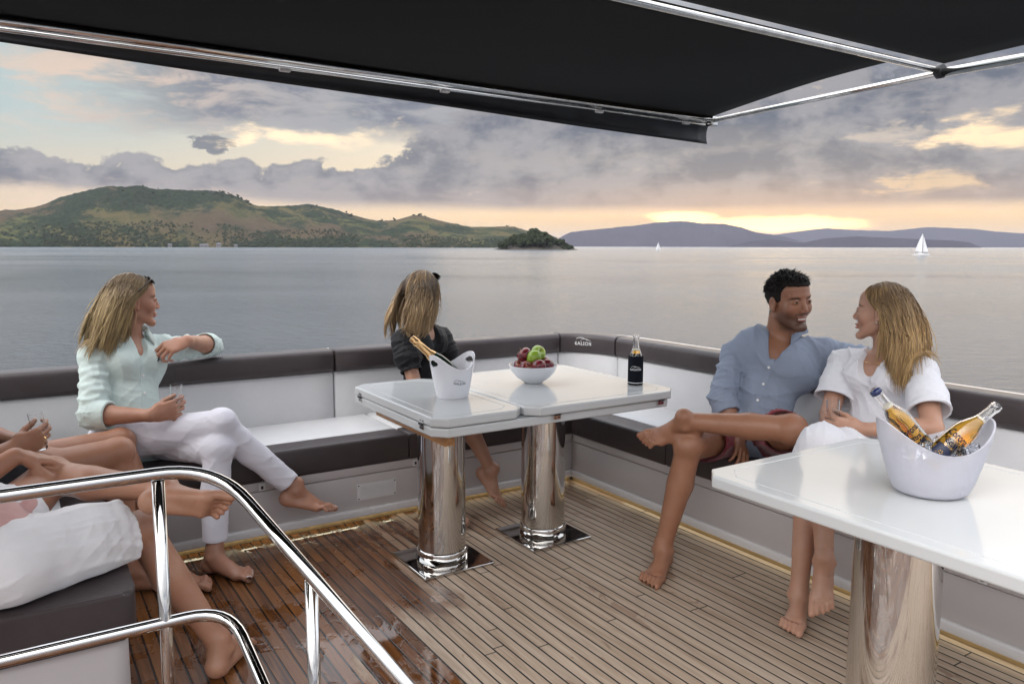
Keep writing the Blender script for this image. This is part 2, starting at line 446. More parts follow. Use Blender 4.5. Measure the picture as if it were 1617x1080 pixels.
def pxdir(px):          # azimuth (rad, clockwise from +Y) of an image column at the horizon
    return R(YAW) + math.atan((px - 808.5) / 1241.0)
def hfield(name, prof, dist, depth, m, seed, rough=.0, na=260, nd=46, base_y=389., bumps=None, label=None):
    """a range of hills whose crest line lies at a distance behind its shore"""
    rng = np.random.RandomState(seed)
    xs = np.array([p[0] for p in prof], float); hs = np.array([(base_y - p[1]) for p in prof], float)
    gx = np.linspace(xs[0], xs[-1], na)
    # smooth interpolation
    gh = np.interp(gx, xs, hs)
    k = np.ones(5) / 5; gh = np.convolve(np.pad(gh, 2, 'edge'), k, 'valid')
    ph = rng.rand(40) * 6.28; fr = rng.rand(40); am = rng.rand(40)
    bm = bmesh.new(); grid = []
    for j in range(nd):
        t = j / (nd - 1)
        row = []
        for i in range(na):
            az_ = pxdir(gx[i])
            crest_t = .42
            u = t / crest_t if t < crest_t else 1 - (t - crest_t) / (1 - crest_t)
            D = dist + depth * t
            H_ = gh[i] / 1241. * (dist + depth * crest_t) + (CAM_H - WATER_Z) * 0
            s = max(0., min(1., u)); prof_ = (s ** .8)
            nz = 0
            X_ = gx[i] / 60.; Y_ = t * 7
            for q in range(18):
                f1 = 0.6 * 1.28 ** q
                nz += math.sin(f1 * (X_ * math.cos(ph[q]) + Y_ * math.sin(ph[q]) * 1.3) + ph[q + 18]) / (1 + .55 * q)
            zz = H_ * prof_ * (1 + rough * nz * (1 - .8 * abs(s) ** 4)) 
            if t > 0 and t < 1 : zz += rough * 14 * (rng.rand() - .35) * (1.0 if s < 1 else 1.) * dist / 3000
            if t == 0 or t == 1: zz = -3
            row.append(bm.verts.new((D * math.sin(az_), D * math.cos(az_), zz)))
        grid.append(row)
    for j in range(nd - 1):
        for i in range(na - 1):
            f = bm.faces.new((grid[j][i], grid[j][i + 1], grid[j + 1][i + 1], grid[j + 1][i])); f.smooth = True
    o = link(name, bm, m, loc=(0, 0, WATER_Z)); tag(o, kind='structure')
    return o, gx, gh

def hill_b(t, b):
    p = t.pos()
    n1 = t.noise(p, .0028, 7, .62, .6); n2 = t.noise(t.mapping(p, (1, .55, 1.6)), .0095, 7, .66, .8); n3 = t.noise(p, .06, 6, .72); n4 = t.noise(p, .0016, 4, .55)
    x, y, z_ = t.sep(p)
    low = t.ss(z_, 2, 38, inv=True); high = t.ss(z_, 95, 170)
    grass = t.mix(t.ss(n2, .38, .60), (.105, .086, .038), (.050, .060, .023))
    grass = t.mix(t.m('MULTIPLY', t.ss(n4, .42, .58), .8), grass, (.085, .060, .040))
    grass = t.mix(t.m('MULTIPLY', t.ss(t.m('ADD', n1, t.m('MULTIPLY', low, .08)), .54, .60), .7), grass, (.092, .105, .034))
    f = t.m('ADD', t.m('ADD', t.m('MULTIPLY', n1, .40), t.m('MULTIPLY', n2, .60)), t.m('ADD', t.m('MULTIPLY', t.m('SUBTRACT', n3, .5), .30), t.m('ADD', t.m('MULTIPLY', low, .075), t.m('MULTIPLY', high, .095))))
    tree = t.mix(t.ss(n3, .35, .65), (.010, .018, .011), (.030, .044, .020))
    c_ = t.mix(t.ss(f, .49, .55), grass, tree)
    t.l.new(c_, b.inputs['Base Color'])
    t.l.new(t.bump(t.m('ADD', n3, t.m('MULTIPLY', n2, .8)), 1.0, 14), b.inputs['Normal'])
M['hill'] = mat('hillside', rough=.95, spec=.1, build=hill_b)
M['far_hill'] = mat('far_hillside', rough=1., spec=0., build=lambda t, b: t.l.new(t.mix(t.noise(t.pos(), .002, 5), (.022, .020, .028), (.05, .045, .055)), b.inputs['Base Color']))
island_prof = [(-900, 389), (-720, 381), (-480, 372), (-260, 362), (-120, 350), (-40, 345), (0, 342), (60, 335), (100, 322), (140, 310), (190, 300), (235, 296), (270, 299), (300, 300), (345, 301), (370, 309), (385, 316), (395, 323), (440, 328), (490, 324), (520, 328), (560, 340), (600, 349), (625, 347), (645, 342), (665, 341), (700, 350), (740, 358), (770, 357), (800, 354), (830, 361), (870, 370), (905, 388)]
island, igx, igh = hfield('hills', island_prof, 2600, 1500, M['hill'], 3, .13, 460, 64)
hfield('hills', [(860, 388), (900, 366), (940, 362), (985, 358), (1040, 350.5), (1075, 348.5), (1110, 353), (1140, 353), (1170, 360), (1195, 368), (1240, 374), (1290, 388)], 11000, 2500, M['far_hill'], 5, .10, 300, 26, base_y=389)
hfield('hills', [(1150, 388), (1200, 373), (1250, 367), (1300, 361), (1345, 364), (1400, 367), (1460, 362), (1540, 366), (1617, 371), (1700, 372), (1900, 380), (2000, 388)], 15500, 2500, M['far_hill'], 7, .09, 300, 22, base_y=389)
hfield('hills', [(1150, 389), (1185, 380), (1215, 377), (1265, 383), (1300, 376), (1350, 373), (1400, 375), (1450, 377), (1500, 379), (1530, 382), (1550, 389)], 8200, 900, M['far_hill'], 9, .09, 240, 20, base_y=389)
# ------------------------------------------------------------------ evening haze over the sea
hm = bpy.data.materials.new('haze'); hm.use_nodes = True
ht = NT(hm.node_tree); ht.n.remove(ht.n['Principled BSDF'])
pv = ht.new('ShaderNodeVolumePrincipled'); pv.inputs['Color'].default_value = (.72, .74, .90, 1)
pv.inputs['Density'].default_value = 2.7e-5; pv.inputs['Anisotropy'].default_value = .2
ht.l.new(pv.outputs[0], ht.n['Material Output'].inputs['Volume'])
bm = bmesh.new(); box(bm, -26000, 26000, -26000, 26000, WATER_Z - 60, 430)
tag(link('haze', bm, hm), kind='stuff')
# ------------------------------------------------------------------ deck floor
bm = bmesh.new()
bm.faces.new([bm.verts.new(p) for p in ((-1.6, -2.2, 0), (2.62, -2.2, 0), (2.62, 3.46, 0), (-1.6, 3.46, 0))])
tag(link('deck', bm, M['deck']), kind='structure')

# ------------------------------------------------------------------ hull under and around the seating
hull = empty('yacht_hull', (1, 1, -3), label='white yacht hull and coaming running around the outside of the seating', cat='boat')
bm = bmesh.new()
def ring_pts(off, z_):
    return [(-1.75 - off, -2.4, z_), (-1.75 - off, 3.9, z_), (-1.5, 4.16 + off, z_), (2.85, 4.16 + off, z_), (3.28 + off, 3.72, z_), (3.28 + off, -2.4, z_)]
loops = []
for off, z_ in ((0, .60), (.03, .70), (.10, .70), (.16, .66), (.05, .1), (.0, -1.5), (-.1, -5.2)):
    loops.append([bm.verts.new(p) for p in ring_pts(off, z_)])
for A, B in zip(loops, loops[1:]):
    for i in range(5):
        bm.faces.new((A[i], A[i + 1], B[i + 1], B[i]))
solidify(bm, .02)
link('hull_side', bm, M['gelcoat'], hull, world=True, smooth=35)
bm = bmesh.new(); box(bm, -1.7, 3.2, -2.3, 4.1, -.25, -.02)
link('deck_base', bm, M['gelcoat'], hull, world=True)

# ------------------------------------------------------------------ corner sofa
PY, PX = 3.40, 2.56          # front panels
BY, BX = 3.93, 3.04          # backrest fronts
SZ0, SZ1 = .27, .40
BXL = .215                   # left bench front
sofa = empty('corner_sofa', (2.8, 3.7, 0), label='long built-in corner sofa of white and dark brown leather around the teak deck', cat='sofa')
bm = bmesh.new()
# base panels along Y-plane and X-plane
def panel_y(bm, x0, x1, yp, z0, z1, t=.02, bev=.004): box(bm, x0, x1, yp, yp + t, z0, z1, bev)
panel_y(bm, -.05, 2.60, PY, .064, .225); box(bm, PX, PX + .02, -1.2, PY - .002, .064, .225, .004)
box(bm, -.05, 2.60, PY - .006, PY + .03, .228, .272, .006, 3); box(bm, PX - .006, PX + .03, -1.2, PY - .012, .228, .2715, .006, 3)
# light lip below the panels
link('base_panel', bm, M['panel'], sofa, world=True, smooth=40)
bm = bmesh.new()
box(bm, -.05, 2.575, PY - .014, PY + .010, .026, .066, .008, 3); box(bm, PX - .014, PX + .010, -1.2, PY - .017, .026, .0655, .008, 3)
link('white_lip', bm, M['gelcoat'], sofa, world=True, smooth=60)
bm = bmesh.new()
box(bm, -.05, 2.56, PY + .010, PY + .016, .001, .030); box(bm, PX + .010, PX + .016, -1.2, PY, .001, .030)
link('teak_plinth', bm, M['wood_trim'], sofa, world=True)
bm = bmesh.new()
box(bm, -.04, 2.54, PY + .000, PY + .008, .0235, .0255); box(bm, PX + .000, PX + .008, -1.1, PY - .02, .0235, .0255)
link('led_strip', bm, M['led'], sofa, world=True)
# vent grille
def grille(x0, x1, z0, z1, yp):
    bm = bmesh.new()
    box(bm, x0, x1, yp - .005, yp + .001, z0, z1, .002)
    n = 9
    for i in range(n):
        zz = z0 + .012 + (z1 - z0 - .024) * i / (n - 1)
        box(bm, x0 + .016, x1 - .016, yp - .0085, yp - .0045, zz - .0018, zz + .0018)
    g = link('vent_grille', bm, M['gelcoat'], sofa, world=True)
    bm = bmesh.new()
    bm.free()
    for a in (x0 + .008, x1 - .008):
        for c_ in (z0 + .008, z1 - .008):
            bm = bmesh.new(); lathe(bm, [(0, .0), (.0035, 0), (.003, .002), (0, .0025)], 8, (a, yp - .005, c_), (0, -1, 0))
            bm.transform(sofa.matrix_world.inverted()); link('screw', bm, M['black'], g)
grille(1.30, 1.50, .105, .185, PY)
def latch(c, ax):
    bm = bmesh.new()
    if ax == 'y': box(bm, c[0] - .016, c[0] + .016, c[1] - .006, c[1], c[2] - .016, c[2] + .016, .004)
    else: box(bm, c[0] - .006, c[0], c[1] - .016, c[1] + .016, c[2] - .016, c[2] + .016, .004)
    o = link('latch_plate', bm, M['gelcoat'], sofa, world=True)
    bm = bmesh.new()
    if ax == 'y': box(bm, c[0] - .005, c[0] + .005, c[1] - .009, c[1] - .005, c[2] - .007, c[2] + .007, .001)
    else: box(bm, c[0] - .009, c[0] - .005, c[1] - .005, c[1] + .005, c[2] - .007, c[2] + .007, .001)
    bm.transform(sofa.matrix_world.inverted())
    link('keyhole', bm, M['black'], o)
bpy.context.view_layer.update()
latch((.86, PY - .007, .247), 'y'); latch((1.60, PY - .007, .247), 'y'); latch((PX - .007, 2.60, .249), 'x'); latch((PX - .007, 1.2, .249), 'x')

# seat cushions: (outline, dark front band, white rest)
def cushion(name, poly, z0, z1, m, parent, bev=.016):
    bm = bmesh.new(); prism(bm, poly, z0, z1, bev, 3)
    bmesh.ops.subdivide_edges(bm, edges=[e for e in bm.edges if e.calc_length() > .25], cuts=3, use_grid_fill=True)
    return link(name, bm, m, parent, world=True, smooth=50)
FO = .02
g = .003
xs_l = [(.262, .86), (.866, 1.56), (1.566, 2.60)]
for (a, b_) in xs_l:
    cushion('seat_front', [(a, PY - FO), (b_, PY - FO), (b_, PY + .13), (a, PY + .13)], SZ0, SZ1, M['dark_leather'], sofa)
    cushion('seat_cushion', [(a, PY + .132), (b_, PY + .132), (b_, BY + .01), (a, BY + .01)], SZ0, SZ1 - .001, M['white_leather'], sofa)
cushion('seat_front', [(PX - FO, 2.64), (PX + .13, 2.64), (PX + .13, PY - FO - .003), (PX - FO, PY - FO - .003)], SZ0, SZ1, M['dark_leather'], sofa)
for (a, b_) in ((-1.2, .35), (.356, 1.30), (1.306, 2.634)):
    cushion('seat_front', [(PX - FO, a), (PX + .13, a), (PX + .13, b_), (PX - FO, b_)], SZ0, SZ1, M['dark_leather'], sofa)
    cushion('seat_cushion', [(PX + .132, a), (BX + .01, a), (BX + .01, b_), (PX + .132, b_)], SZ0, SZ1 - .001, M['white_leather'], sofa)
cushion('seat_cushion', [(PX + .132, 2.64), (BX + .01, 2.64), (BX + .01, PY + .40), (BX - .12, BY + .01), (2.603, BY + .01), (2.603, PY - FO - .003), (PX + .132, PY - FO - .003)], SZ0, SZ1 - .002, M['white_leather'], sofa)

def sweep(bm, path, prof, pinch=.010):
    """prof (u outward, v up) swept along a horizontal path; outward is to the left of travel"""
    P = [Vector((p[0], p[1], 0)) for p in path]; n = len(P); rings = []
    cu = sum(p[0] for p in prof) / len(prof); cvv = sum(p[1] for p in prof) / len(prof)
    for i, p in enumerate(P):
        t = (P[min(i + 1, n - 1)] - P[max(i - 1, 0)]).normalized(); o = Vector((-t.y, t.x, 0))
        s = 0.0 if 0 < i < n - 1 else pinch
        rings.append([bm.verts.new(p + o * (u - (s if u > cu else -s)) + Vector((0, 0, v - (s if v > cvv else -s)))) for (u, v) in prof])
    m_ = len(prof)
    for A, B in zip(rings, rings[1:]):
        for k in range(m_):
            f = bm.faces.new((A[k], A[(k + 1) % m_], B[(k + 1) % m_], B[k])); f.smooth = True
    bm.faces.new(rings[0]); bm.faces.new(list(reversed(rings[-1])))
def rrect(u0, u1, v0, v1, r, n=4):
    out = []
    for (cx, cy, a0) in ((u1 - r, v1 - r, 0), (u0 + r, v1 - r, 90), (u0 + r, v0 + r, 180), (u1 - r, v0 + r, 270)):
        for k in range(n + 1):
            a = R(a0 + 90 * k / n); out.append((cx + r * math.cos(a), cy + r * math.sin(a)))
    return out
def linpath(p, q, n=10, e=.006):
    p = Vector(p); q = Vector(q); L = (q - p).length; d_ = (q - p) / L
    return [p + d_ * t for t in [0, e] + [e + (L - 2 * e) * k / n for k in range(1, n)] + [L - e, L]]
# travel in -X along the aft side, so outward (left of travel) must be +Y: go +X -> left is +Y
segs = [((-.40, BY), (.42, BY)), ((.426, BY), (1.385, BY)), ((1.391, BY), (2.84, BY))]
arc = [(BX - .20 + .20 * math.sin(a), BY - .34 + .34 * math.cos(a)) for a in [R(90) * k / 8 for k in range(9)]]
arc = [(2.846, BY), (2.852, BY)] + arc[1:-1] + [(BX, 3.586), (BX, 3.580)]
segs_r = [((BX, 3.574), (BX, 2.15)), ((BX, 2.144), (BX, .60)), ((BX, .594), (BX, -1.2))]
lowp = rrect(-.01, .10, .37, .645, .022); topp = rrect(-.030, .105, .640, .760, .030, 5)
logo_parent = None
for s_ in segs + [arc] + segs_r:
    path = s_ if len(s_) > 2 else linpath(*s_)
    bm = bmesh.new(); sweep(bm, path, lowp); link('backrest', bm, M['white_leather'], sofa, world=True, smooth=60)
    bm = bmesh.new(); sweep(bm, path, topp); o = link('backrest_top', bm, M['dark_leather'], sofa, world=True, smooth=60)
    if s_ is arc: logo_parent = o
# thin white coaming rim behind the cushions
bm = bmesh.new()
rim = linpath((-.40, BY), (2.84, BY)) + arc[2:-2] + linpath((BX, 3.574), (BX, -1.2))
sweep(bm, rim, rrect(.108, .20, .60, .745, .012), .001)
link('coaming_rim', bm, M['gelcoat'], sofa, world=True, smooth=60)

def swoosh(bm, w_, h_, z_=0.0, mi=0):
    """the boat-like sweep above the lettering: two thin curved blades"""
    for (x0, x1, y0, hh, th) in ((-.42, .30, .10, .34, .07), (-.16, .46, .02, .30, .055)):
        up = []; lo = []
        n = 12
        for k in range(n + 1):
            t = k / n; x = x0 + (x1 - x0) * t
            yb = y0 + hh * (math.sin(PI * (t ** .7)) ** .8)
            tt = th * (1 - t) ** .3 * (t + .12) ** .3
            up.append(bm.verts.new((x * w_, (yb + tt) * h_, z_))); lo.append(bm.verts.new((x * w_, (yb - tt * .3) * h_, z_)))
        for k in range(n):
            f = bm.faces.new((lo[k], lo[k + 1], up[k + 1], up[k])); f.material_index = mi
def logo_bm(wid):
    me = text_mesh('GALEON', wid * .245, .0004, bold=wid * .003, spacing=1.12)
    bm = bmesh.new(); bm.from_mesh(me); bpy.data.meshes.remove(me)
    x = [v.co.x for v in bm.verts]; k = wid / (max(x) - min(x))
    for v in bm.verts: v.co.x *= k; v.co.y = v.co.y - wid * .02
    b2 = bmesh.new(); swoosh(b2, wid * 1.05, wid * .42, .0)
    me2 = bpy.data.meshes.new('tmp'); 
    for v in b2.verts: v.co.y += wid * .085
    b2.to_mesh(me2); b2.free(); bm.from_mesh(me2); bpy.data.meshes.remove(me2)
    return bm
M['logo_white'] = mat('logo_white', (.75, .75, .76), .5)
M['logo_dark'] = mat('logo_dark', (.03, .04, .055), .4)
# logo on the corner bolster
bm = logo_bm(.125)
mid = Vector((arc[6][0], arc[6][1], 0)); t_ = (Vector(arc[7]) - Vector(arc[5])); t_ = Vector((t_.x, t_.y, 0)).normalized(); o_ = Vector((-t_.y, t_.x, 0))
Mx = Matrix(((t_.x, 0, -o_.x, 0), (t_.y, 0, -o_.y, 0), (0, 1, 0, 0), (0, 0, 0, 1)))
def on_arc(v):
    """bend onto the bolster's front face"""
    best = arc[2:-2]
    s = v.x; i = 3
    p = Vector((arc[i][0], arc[i][1], 0))
    # walk along the arc by arclength
    pts = [Vector((a[0], a[1], 0)) for a in arc]
    L = 0; cum = [0]
    for a, b_ in zip(pts, pts[1:]): L += (b_ - a).length; cum.append(L)
    target = L * .40 + s
    for k in range(len(pts) - 1):
        if cum[k + 1] >= target or k == len(pts) - 2:
            tt = (target - cum[k]) / (cum[k + 1] - cum[k]); q = pts[k].lerp(pts[k + 1], tt)
            tv = (pts[k + 1] - pts[k]).normalized(); break
    ov = Vector((-tv.y, tv.x, 0))
    return q + ov * (-.0325 - v.z) + Vector((0, 0, .703 + v.y))
for v in bm.verts: v.co = on_arc(v.co.copy())
bm.transform(sofa.matrix_world.inverted())
link('logo', bm, M['logo_white'], logo_parent)

# ------------------------------------------------------------------ near left bench
bench = empty('bench', (0, 2.6, 0), label='dark leather bench end behind the chrome railing with a white base', cat='bench')
bpy.context.view_layer.update()
bm = bmesh.new()
def rpoly(x0, x1, y0, y1, r, corners=(1, 1, 1, 1), n=6):
    out = []
    for i, (cx, cy, a0) in enumerate(((x1 - r, y1 - r, 0), (x0 + r, y1 - r, 90), (x0 + r, y0 + r, 180), (x1 - r, y0 + r, 270))):
        rr = r if corners[i] else .001
        cx = x1 - rr if i in (0, 3) else x0 + rr; cy = y1 - rr if i in (0, 1) else y0 + rr
        for k in range(n + 1):
            a = R(a0 + 90 * k / n); out.append((cx + rr * math.cos(a), cy + rr * math.sin(a)))
    return out
prism(bm, rpoly(-.62, BXL - .015, 2.20, 3.39, .05, (0, 0, 0, 1)), .05, .272, .008)
link('base_panel', bm, M['panel'], bench, world=True, smooth=40)
bm = bmesh.new(); prism(bm, rpoly(-.60, BXL - .03, 2.215, 3.39, .05, (0, 0, 0, 1)), .001, .05)
link('teak_plinth', bm, M['wood_trim'], bench, world=True, smooth=40)
bm = bmesh.new(); prism(bm, rpoly(-.40, BXL + .005, 2.18, 3.93, .035, (0, 0, 0, 1)), .272, .40, .012, 3)
link('seat_cushion', bm, M['dark_leather'], bench, world=True, smooth=40)
bm = bmesh.new(); tube(bm, [(x, y, .3925) for x, y in rpoly(-.397, BXL + .000, 2.184, 3.926, .035, (0, 0, 0, 1))], .0035, 6, closed=True)
link('piping', bm, mat('pale_piping', (.35, .33, .30), .5), bench, world=True)
bm = bmesh.new(); prism(bm, rpoly(-.38, .085, 2.285, 3.85, .05), .3995, .4065, .003, 2)
link('white_inset', bm, M['white_leather'], bench, world=True, smooth=40)
bm = bmesh.new(); sweep(bm, linpath((-.40, 2.2), (-.40, 3.9)), rrect(0.0, .11, .37, .645, .022)); link('backrest', bm, M['white_leather'], bench, world=True, smooth=60)
bm = bmesh.new(); sweep(bm, linpath((-.40, 2.2), (-.40, 3.9)), rrect(-.02, .11, .64, .76, .03)); link('backrest_top', bm, M['dark_leather'], bench, world=True, smooth=60)

# ------------------------------------------------------------------ tables
def chamf(x0, x1, y0, y1, c):
    return [(x0 + c, y0), (x1 - c, y0), (x1, y0 + c), (x1, y1 - c), (x1 - c, y1), (x0 + c, y1), (x0, y1 - c), (x0, y0 + c)]
def hinge(cx, cy, cz, ax, parent):
    bm = bmesh.new(); s = .018
    def bx_(u0, u1, v0, v1, o0, o1):
        if ax == 'y': box(bm, cx + u0, cx + u1, cy - o1, cy - o0, cz + v0, cz + v1, .001)
        else: box(bm, cx - o1, cx - o0, cy + u0, cy + u1, cz + v0, cz + v1, .001)
    bx_(-s, s, .004, .020, -.001, .0025); bx_(-s, s, -.020, -.004, -.001, .0025)
    o = link('hinge', bm, M['chrome'], parent, world=True)
    bm = bmesh.new()
    for k in range(3):
        u = -s + .004 + k * .0115
        p0 = (cx + u, cy - .0045, cz) if ax == 'y' else (cx - .0045, cy + u, cz)
        p1 = (cx + u + .009, cy - .0045, cz) if ax == 'y' else (cx - .0045, cy + u + .009, cz)
        tube(bm, [p0, p1], .004, 8)
    for u in (-.009, .009):
        for v in (-.013, .013):
            p = (cx + u, cy - .002, cz + v) if ax == 'y' else (cx - .002, cy + u, cz + v)
            lathe(bm, [(0, .0), (.0032, 0), (.0028, .0018), (0, .002)], 8, p, (0, -1, 0) if ax == 'y' else (-1, 0, 0))
    bm.transform(parent.matrix_world.inverted())
    link('knuckle', bm, M['black'], o)
def column(cx, cy, zt, parent, plate=True, ps=.158):
    r = .098
    bm = bmesh.new(); lathe(bm, [(r, .035), (r, .12), (r, zt)], 72, (cx, cy, 0))
    o = link('column', bm, M['chrome'], parent, world=True)
    bm = bmesh.new(); lathe(bm, [(r + .0005, .012), (r + .007, .014), (r + .007, .055), (r + .004, .060), (r, .061)], 72, (cx, cy, 0))
    c2 = link('collar', bm, M['chrome'], parent, world=True)
    bm = bmesh.new(); box(bm, cx - ps, cx + ps, cy - ps, cy + ps, .001, .012, .003)
    link('base_plate', bm, M['chrome'], parent, world=True)
T = .67
table = empty('dining_table', (1.85, 2.9, 0), label='glossy white folding table on two chrome columns, carrying the fruit bowl and white champagne cooler', cat='table')
bpy.context.view_layer.update()
def slab(name, poly, z0, z1, parent, groove=None, bev=.007):
    bm = bmesh.new(); prism(bm, poly, z0, z1, bev, 3)
    o = link(name, bm, M['table'], parent, world=True)
    return o
slab('table_leaf', chamf(1.265, 1.662, 2.497, 3.355, .05), .634, .670, table)
slab('table_leaf', chamf(1.668, 2.462, 2.480, 3.375, .05), .634, .670, table)
slab('lower_board', chamf(1.267, 2.460, 2.500, 3.353, .05), .595, .631, table)
M['groove'] = mat('table_groove', (.45, .46, .47), .3)
def inset(poly, parent, z_=.6703):
    bm = bmesh.new(); n = len(poly)
    cx = sum(p[0] for p in poly) / n; cy = sum(p[1] for p in poly) / n
    def off(p, d_): 
        return (p[0] - d_ * (1 if p[0] > cx else -1), p[1] - d_ * (1 if p[1] > cy else -1))
    tube(bm, [(*off(p, .045), z_ - .0016) for p in poly], .0026, 8, closed=True)
    bm.transform(parent.matrix_world.inverted())
    return bm
for ch, poly in zip([x for x in bpy.data.objects if x.parent == table and x.name.startswith('table_leaf')], (chamf(1.265, 1.662, 2.497, 3.355, .05), chamf(1.668, 2.462, 2.480, 3.375, .05))):
    link('edge_bead', inset(poly, table), M['table'], ch)
for hy in (2.62, 3.24): hinge(1.266, hy, .6325, 'x', table)
for hx in (1.80, 2.36): hinge(hx, 2.490, .6325, 'y', table)
bm = bmesh.new(); box(bm, 1.330, 1.375, 2.56, 3.22, .548, .594, .002)
link('wooden_runner', bm, M['wood'], table, world=True)
bm = bmesh.new(); box(bm, 1.38, 2.3, 2.60, 3.2, .570, .594, .002)
link('mounting_board', bm, M['gelcoat'], table, world=True)
column(1.436, 2.792, .57, table); column(1.953, 2.803, .57, table)

table2 = empty('side_table', (1.9, .9, 0), label='glossy white table in the right foreground carrying the ice bucket of beer bottles', cat='table')
bpy.context.view_layer.update()
t2 = chamf(1.60, 2.385, .02, 1.525, .05)
o = slab('table_leaf', t2, .634, .670, table2)
link('edge_bead', inset(t2, table2), M['table'], o)
slab('lower_board', chamf(1.69, 2.383, .02, 1.40, .03), .600, .6315, table2)
bm = bmesh.new(); box(bm, 1.70, 1.75, 1.405, 1.49, .600, .633, .002)
link('wooden_runner', bm, M['wood'], table2, world=True)
column(1.735, 1.01, .6335, table2)

# ------------------------------------------------------------------ chrome railing
rail = empty('railing', (.36, 1.83, 0), label='polished chrome tube railing around the stairwell in the left foreground', cat='railing')
bpy.context.view_layer.update()
RK, RD = Vector((.365, 1.83, .80)), Vector((.220, -.53, -.336))
bm = bmesh.new(); tube(bm, fillet([(-1.3, 1.835, .80), RK, RK + RD * 2.0], .13, 10), .0150, 20); link('top_rail', bm, M['chrome'], rail, world=True)
MK = Vector((.380, 1.83, .455))
bm = bmesh.new(); tube(bm, fillet([(-1.3, 1.835, .455), MK, MK + Vector((.03, -.40, -.16)) * .8, MK + Vector((.10, -.62, -.44))], .10, 8), .0140, 20); link('middle_rail', bm, M['chrome'], rail, world=True)
PK = RK + RD * .545
for (x, y, zt) in ((.240, 1.832, .785), (PK.x, PK.y, PK.z - .012), (-.75, 1.834, .785)):
    bm = bmesh.new(); tube(bm, [(x, y, .003), (x, y, zt)], .0138, 20); post = link('post', bm, M['chrome'], rail, world=True)
    bm = bmesh.new(); lathe(bm, [(.0155, .012), (.034, .008), (.036, .001)], 24, (x, y, .001)); bm.transform(rail.matrix_world.inverted()); link('foot_flange', bm, M['chrome'], post)

# ------------------------------------------------------------------ awning
aw = empty('awning', (3.2, 3.1, 2), label='black canvas awning on polished steel poles stretched over the deck', cat='awning')
bpy.context.view_layer.update()
AZ = 2.0
AY, CY, AX = 3.03, 1.80, 3.20
def pole(name, a, b_, r, m=M['chrome']):
    bm = bmesh.new(); tube(bm, [a, b_], r, 20); return link(name, bm, m, aw, world=True)
pole('front_pole', (-1.6, AY - .115, AZ - .008), (AX + .12, AY + .115, AZ - .008), .019)
pole('front_pole', (-1.6, AY - .077, AZ - .024), (AX + .09, AY + .150, AZ - .028), .009)
pole('side_pole', (AX + .12, AY + .115, AZ - .008), (AX - .03, CY, AZ - .01), .0125)
pole('side_pole', (AX - .03, CY, AZ - .012), (AX + .02, -1.5, AZ - .01), .017)
pole('cross_pole', (-1.6, CY - .03, AZ + .002), (AX - .03, CY, AZ - .004), .0115)
for p in ((AX - .03, CY, AZ - .006), ):
    bm = bmesh.new(); tube(bm, [(p[0], p[1] + .012, p[2]), (p[0], p[1] - .012, p[2])], .027, 20); link('clamp', bm, M['black'], aw, world=True)
bm = bmesh.new(); box(bm, AX + .095, AX + .14, AY + .095, AY + .14, AZ - .04, AZ + .01, .006); link('corner_bracket', bm, M['chrome'], aw, world=True)
for x in (-.02, .92, 1.62, 2.5, 3.12):
    yy = AY - .077 + (x + 1.6) / 4.8 * .2
    bm = bmesh.new(); box(bm, x - .022, x + .022, yy - .011, yy + .011, AZ - .045, AZ - .030, .005, 2); link('track_slider', bm, M['gelcoat'], aw, world=True)
def fabric(name, corners, nx, ny, sag, th=.003):
    bm = bmesh.new(); A, B, C_, D_ = [Vector(p) for p in corners]; g_ = []
    for j in range(ny + 1):
        row = []
        for i in range(nx + 1):
            u, v = i / nx, j / ny
            p = (A * (1 - u) + B * u) * (1 - v) + (D_ * (1 - u) + C_ * u) * v
            p.z -= sag * math.sin(PI * u) ** .6 * math.sin(PI * v) * .3 + .004 * math.sin(u * 23 + v * 5) * math.sin(PI * v)
            # the free side edge is cut hollow
            if u > .7: p.x -= .05 * math.sin(PI * v) * ((u - .7) / .3) ** 2
            row.append(bm.verts.new(p))
        g_.append(row)
    for j in range(ny):
        for i in range(nx):
            f = bm.faces.new((g_[j][i], g_[j][i + 1], g_[j + 1][i + 1], g_[j + 1][i])); f.smooth = True
    solidify(bm, th)
    return link(name, bm, M['canvas'], aw, world=True)
fabric('canvas_panel', ((-1.6, CY - .05, AZ + .022), (AX - .27, CY + .02, AZ + .020), (AX + .11, AY + .115, AZ + .014), (-1.6, AY - .11, AZ + .012)), 40, 14, .10)
fabric('canvas_panel', ((-1.6, 1.05, AZ + .03), (AX - .03, 1.05, AZ + .03), (AX - .06, CY - .03, AZ + .018), (-1.6, CY - .07, AZ + .024)), 30, 16, .06)
# hanging valance with a lightly waved lower edge
bm = bmesh.new(); rows = []
N = 60
for i in range(N + 1):
    u = i / N; x = -1.6 + (AX + 1.6 + .13) * u; yy = AY - .06 + .20 * u
    dz = .030 + .108 * u
    rr = []
    for k in range(7):
        v = k / 6
        rr.append(bm.verts.new((x, yy + .035 * v + .008 * math.sin(u * 17) * v + .02 * math.sin(v * PI) , AZ + .008 - dz * v)))
    rows.append(rr)
for A, B in zip(rows, rows[1:]):
    for k in range(6): f = bm.faces.new((A[k], B[k], B[k + 1], A[k + 1])); f.smooth = True
solidify(bm, .004)
link('valance', bm, mat('valance_canvas', (.012, .012, .014), .45, spec=.4, build=scuffed(8, .2, .35, .6)), aw, world=True)
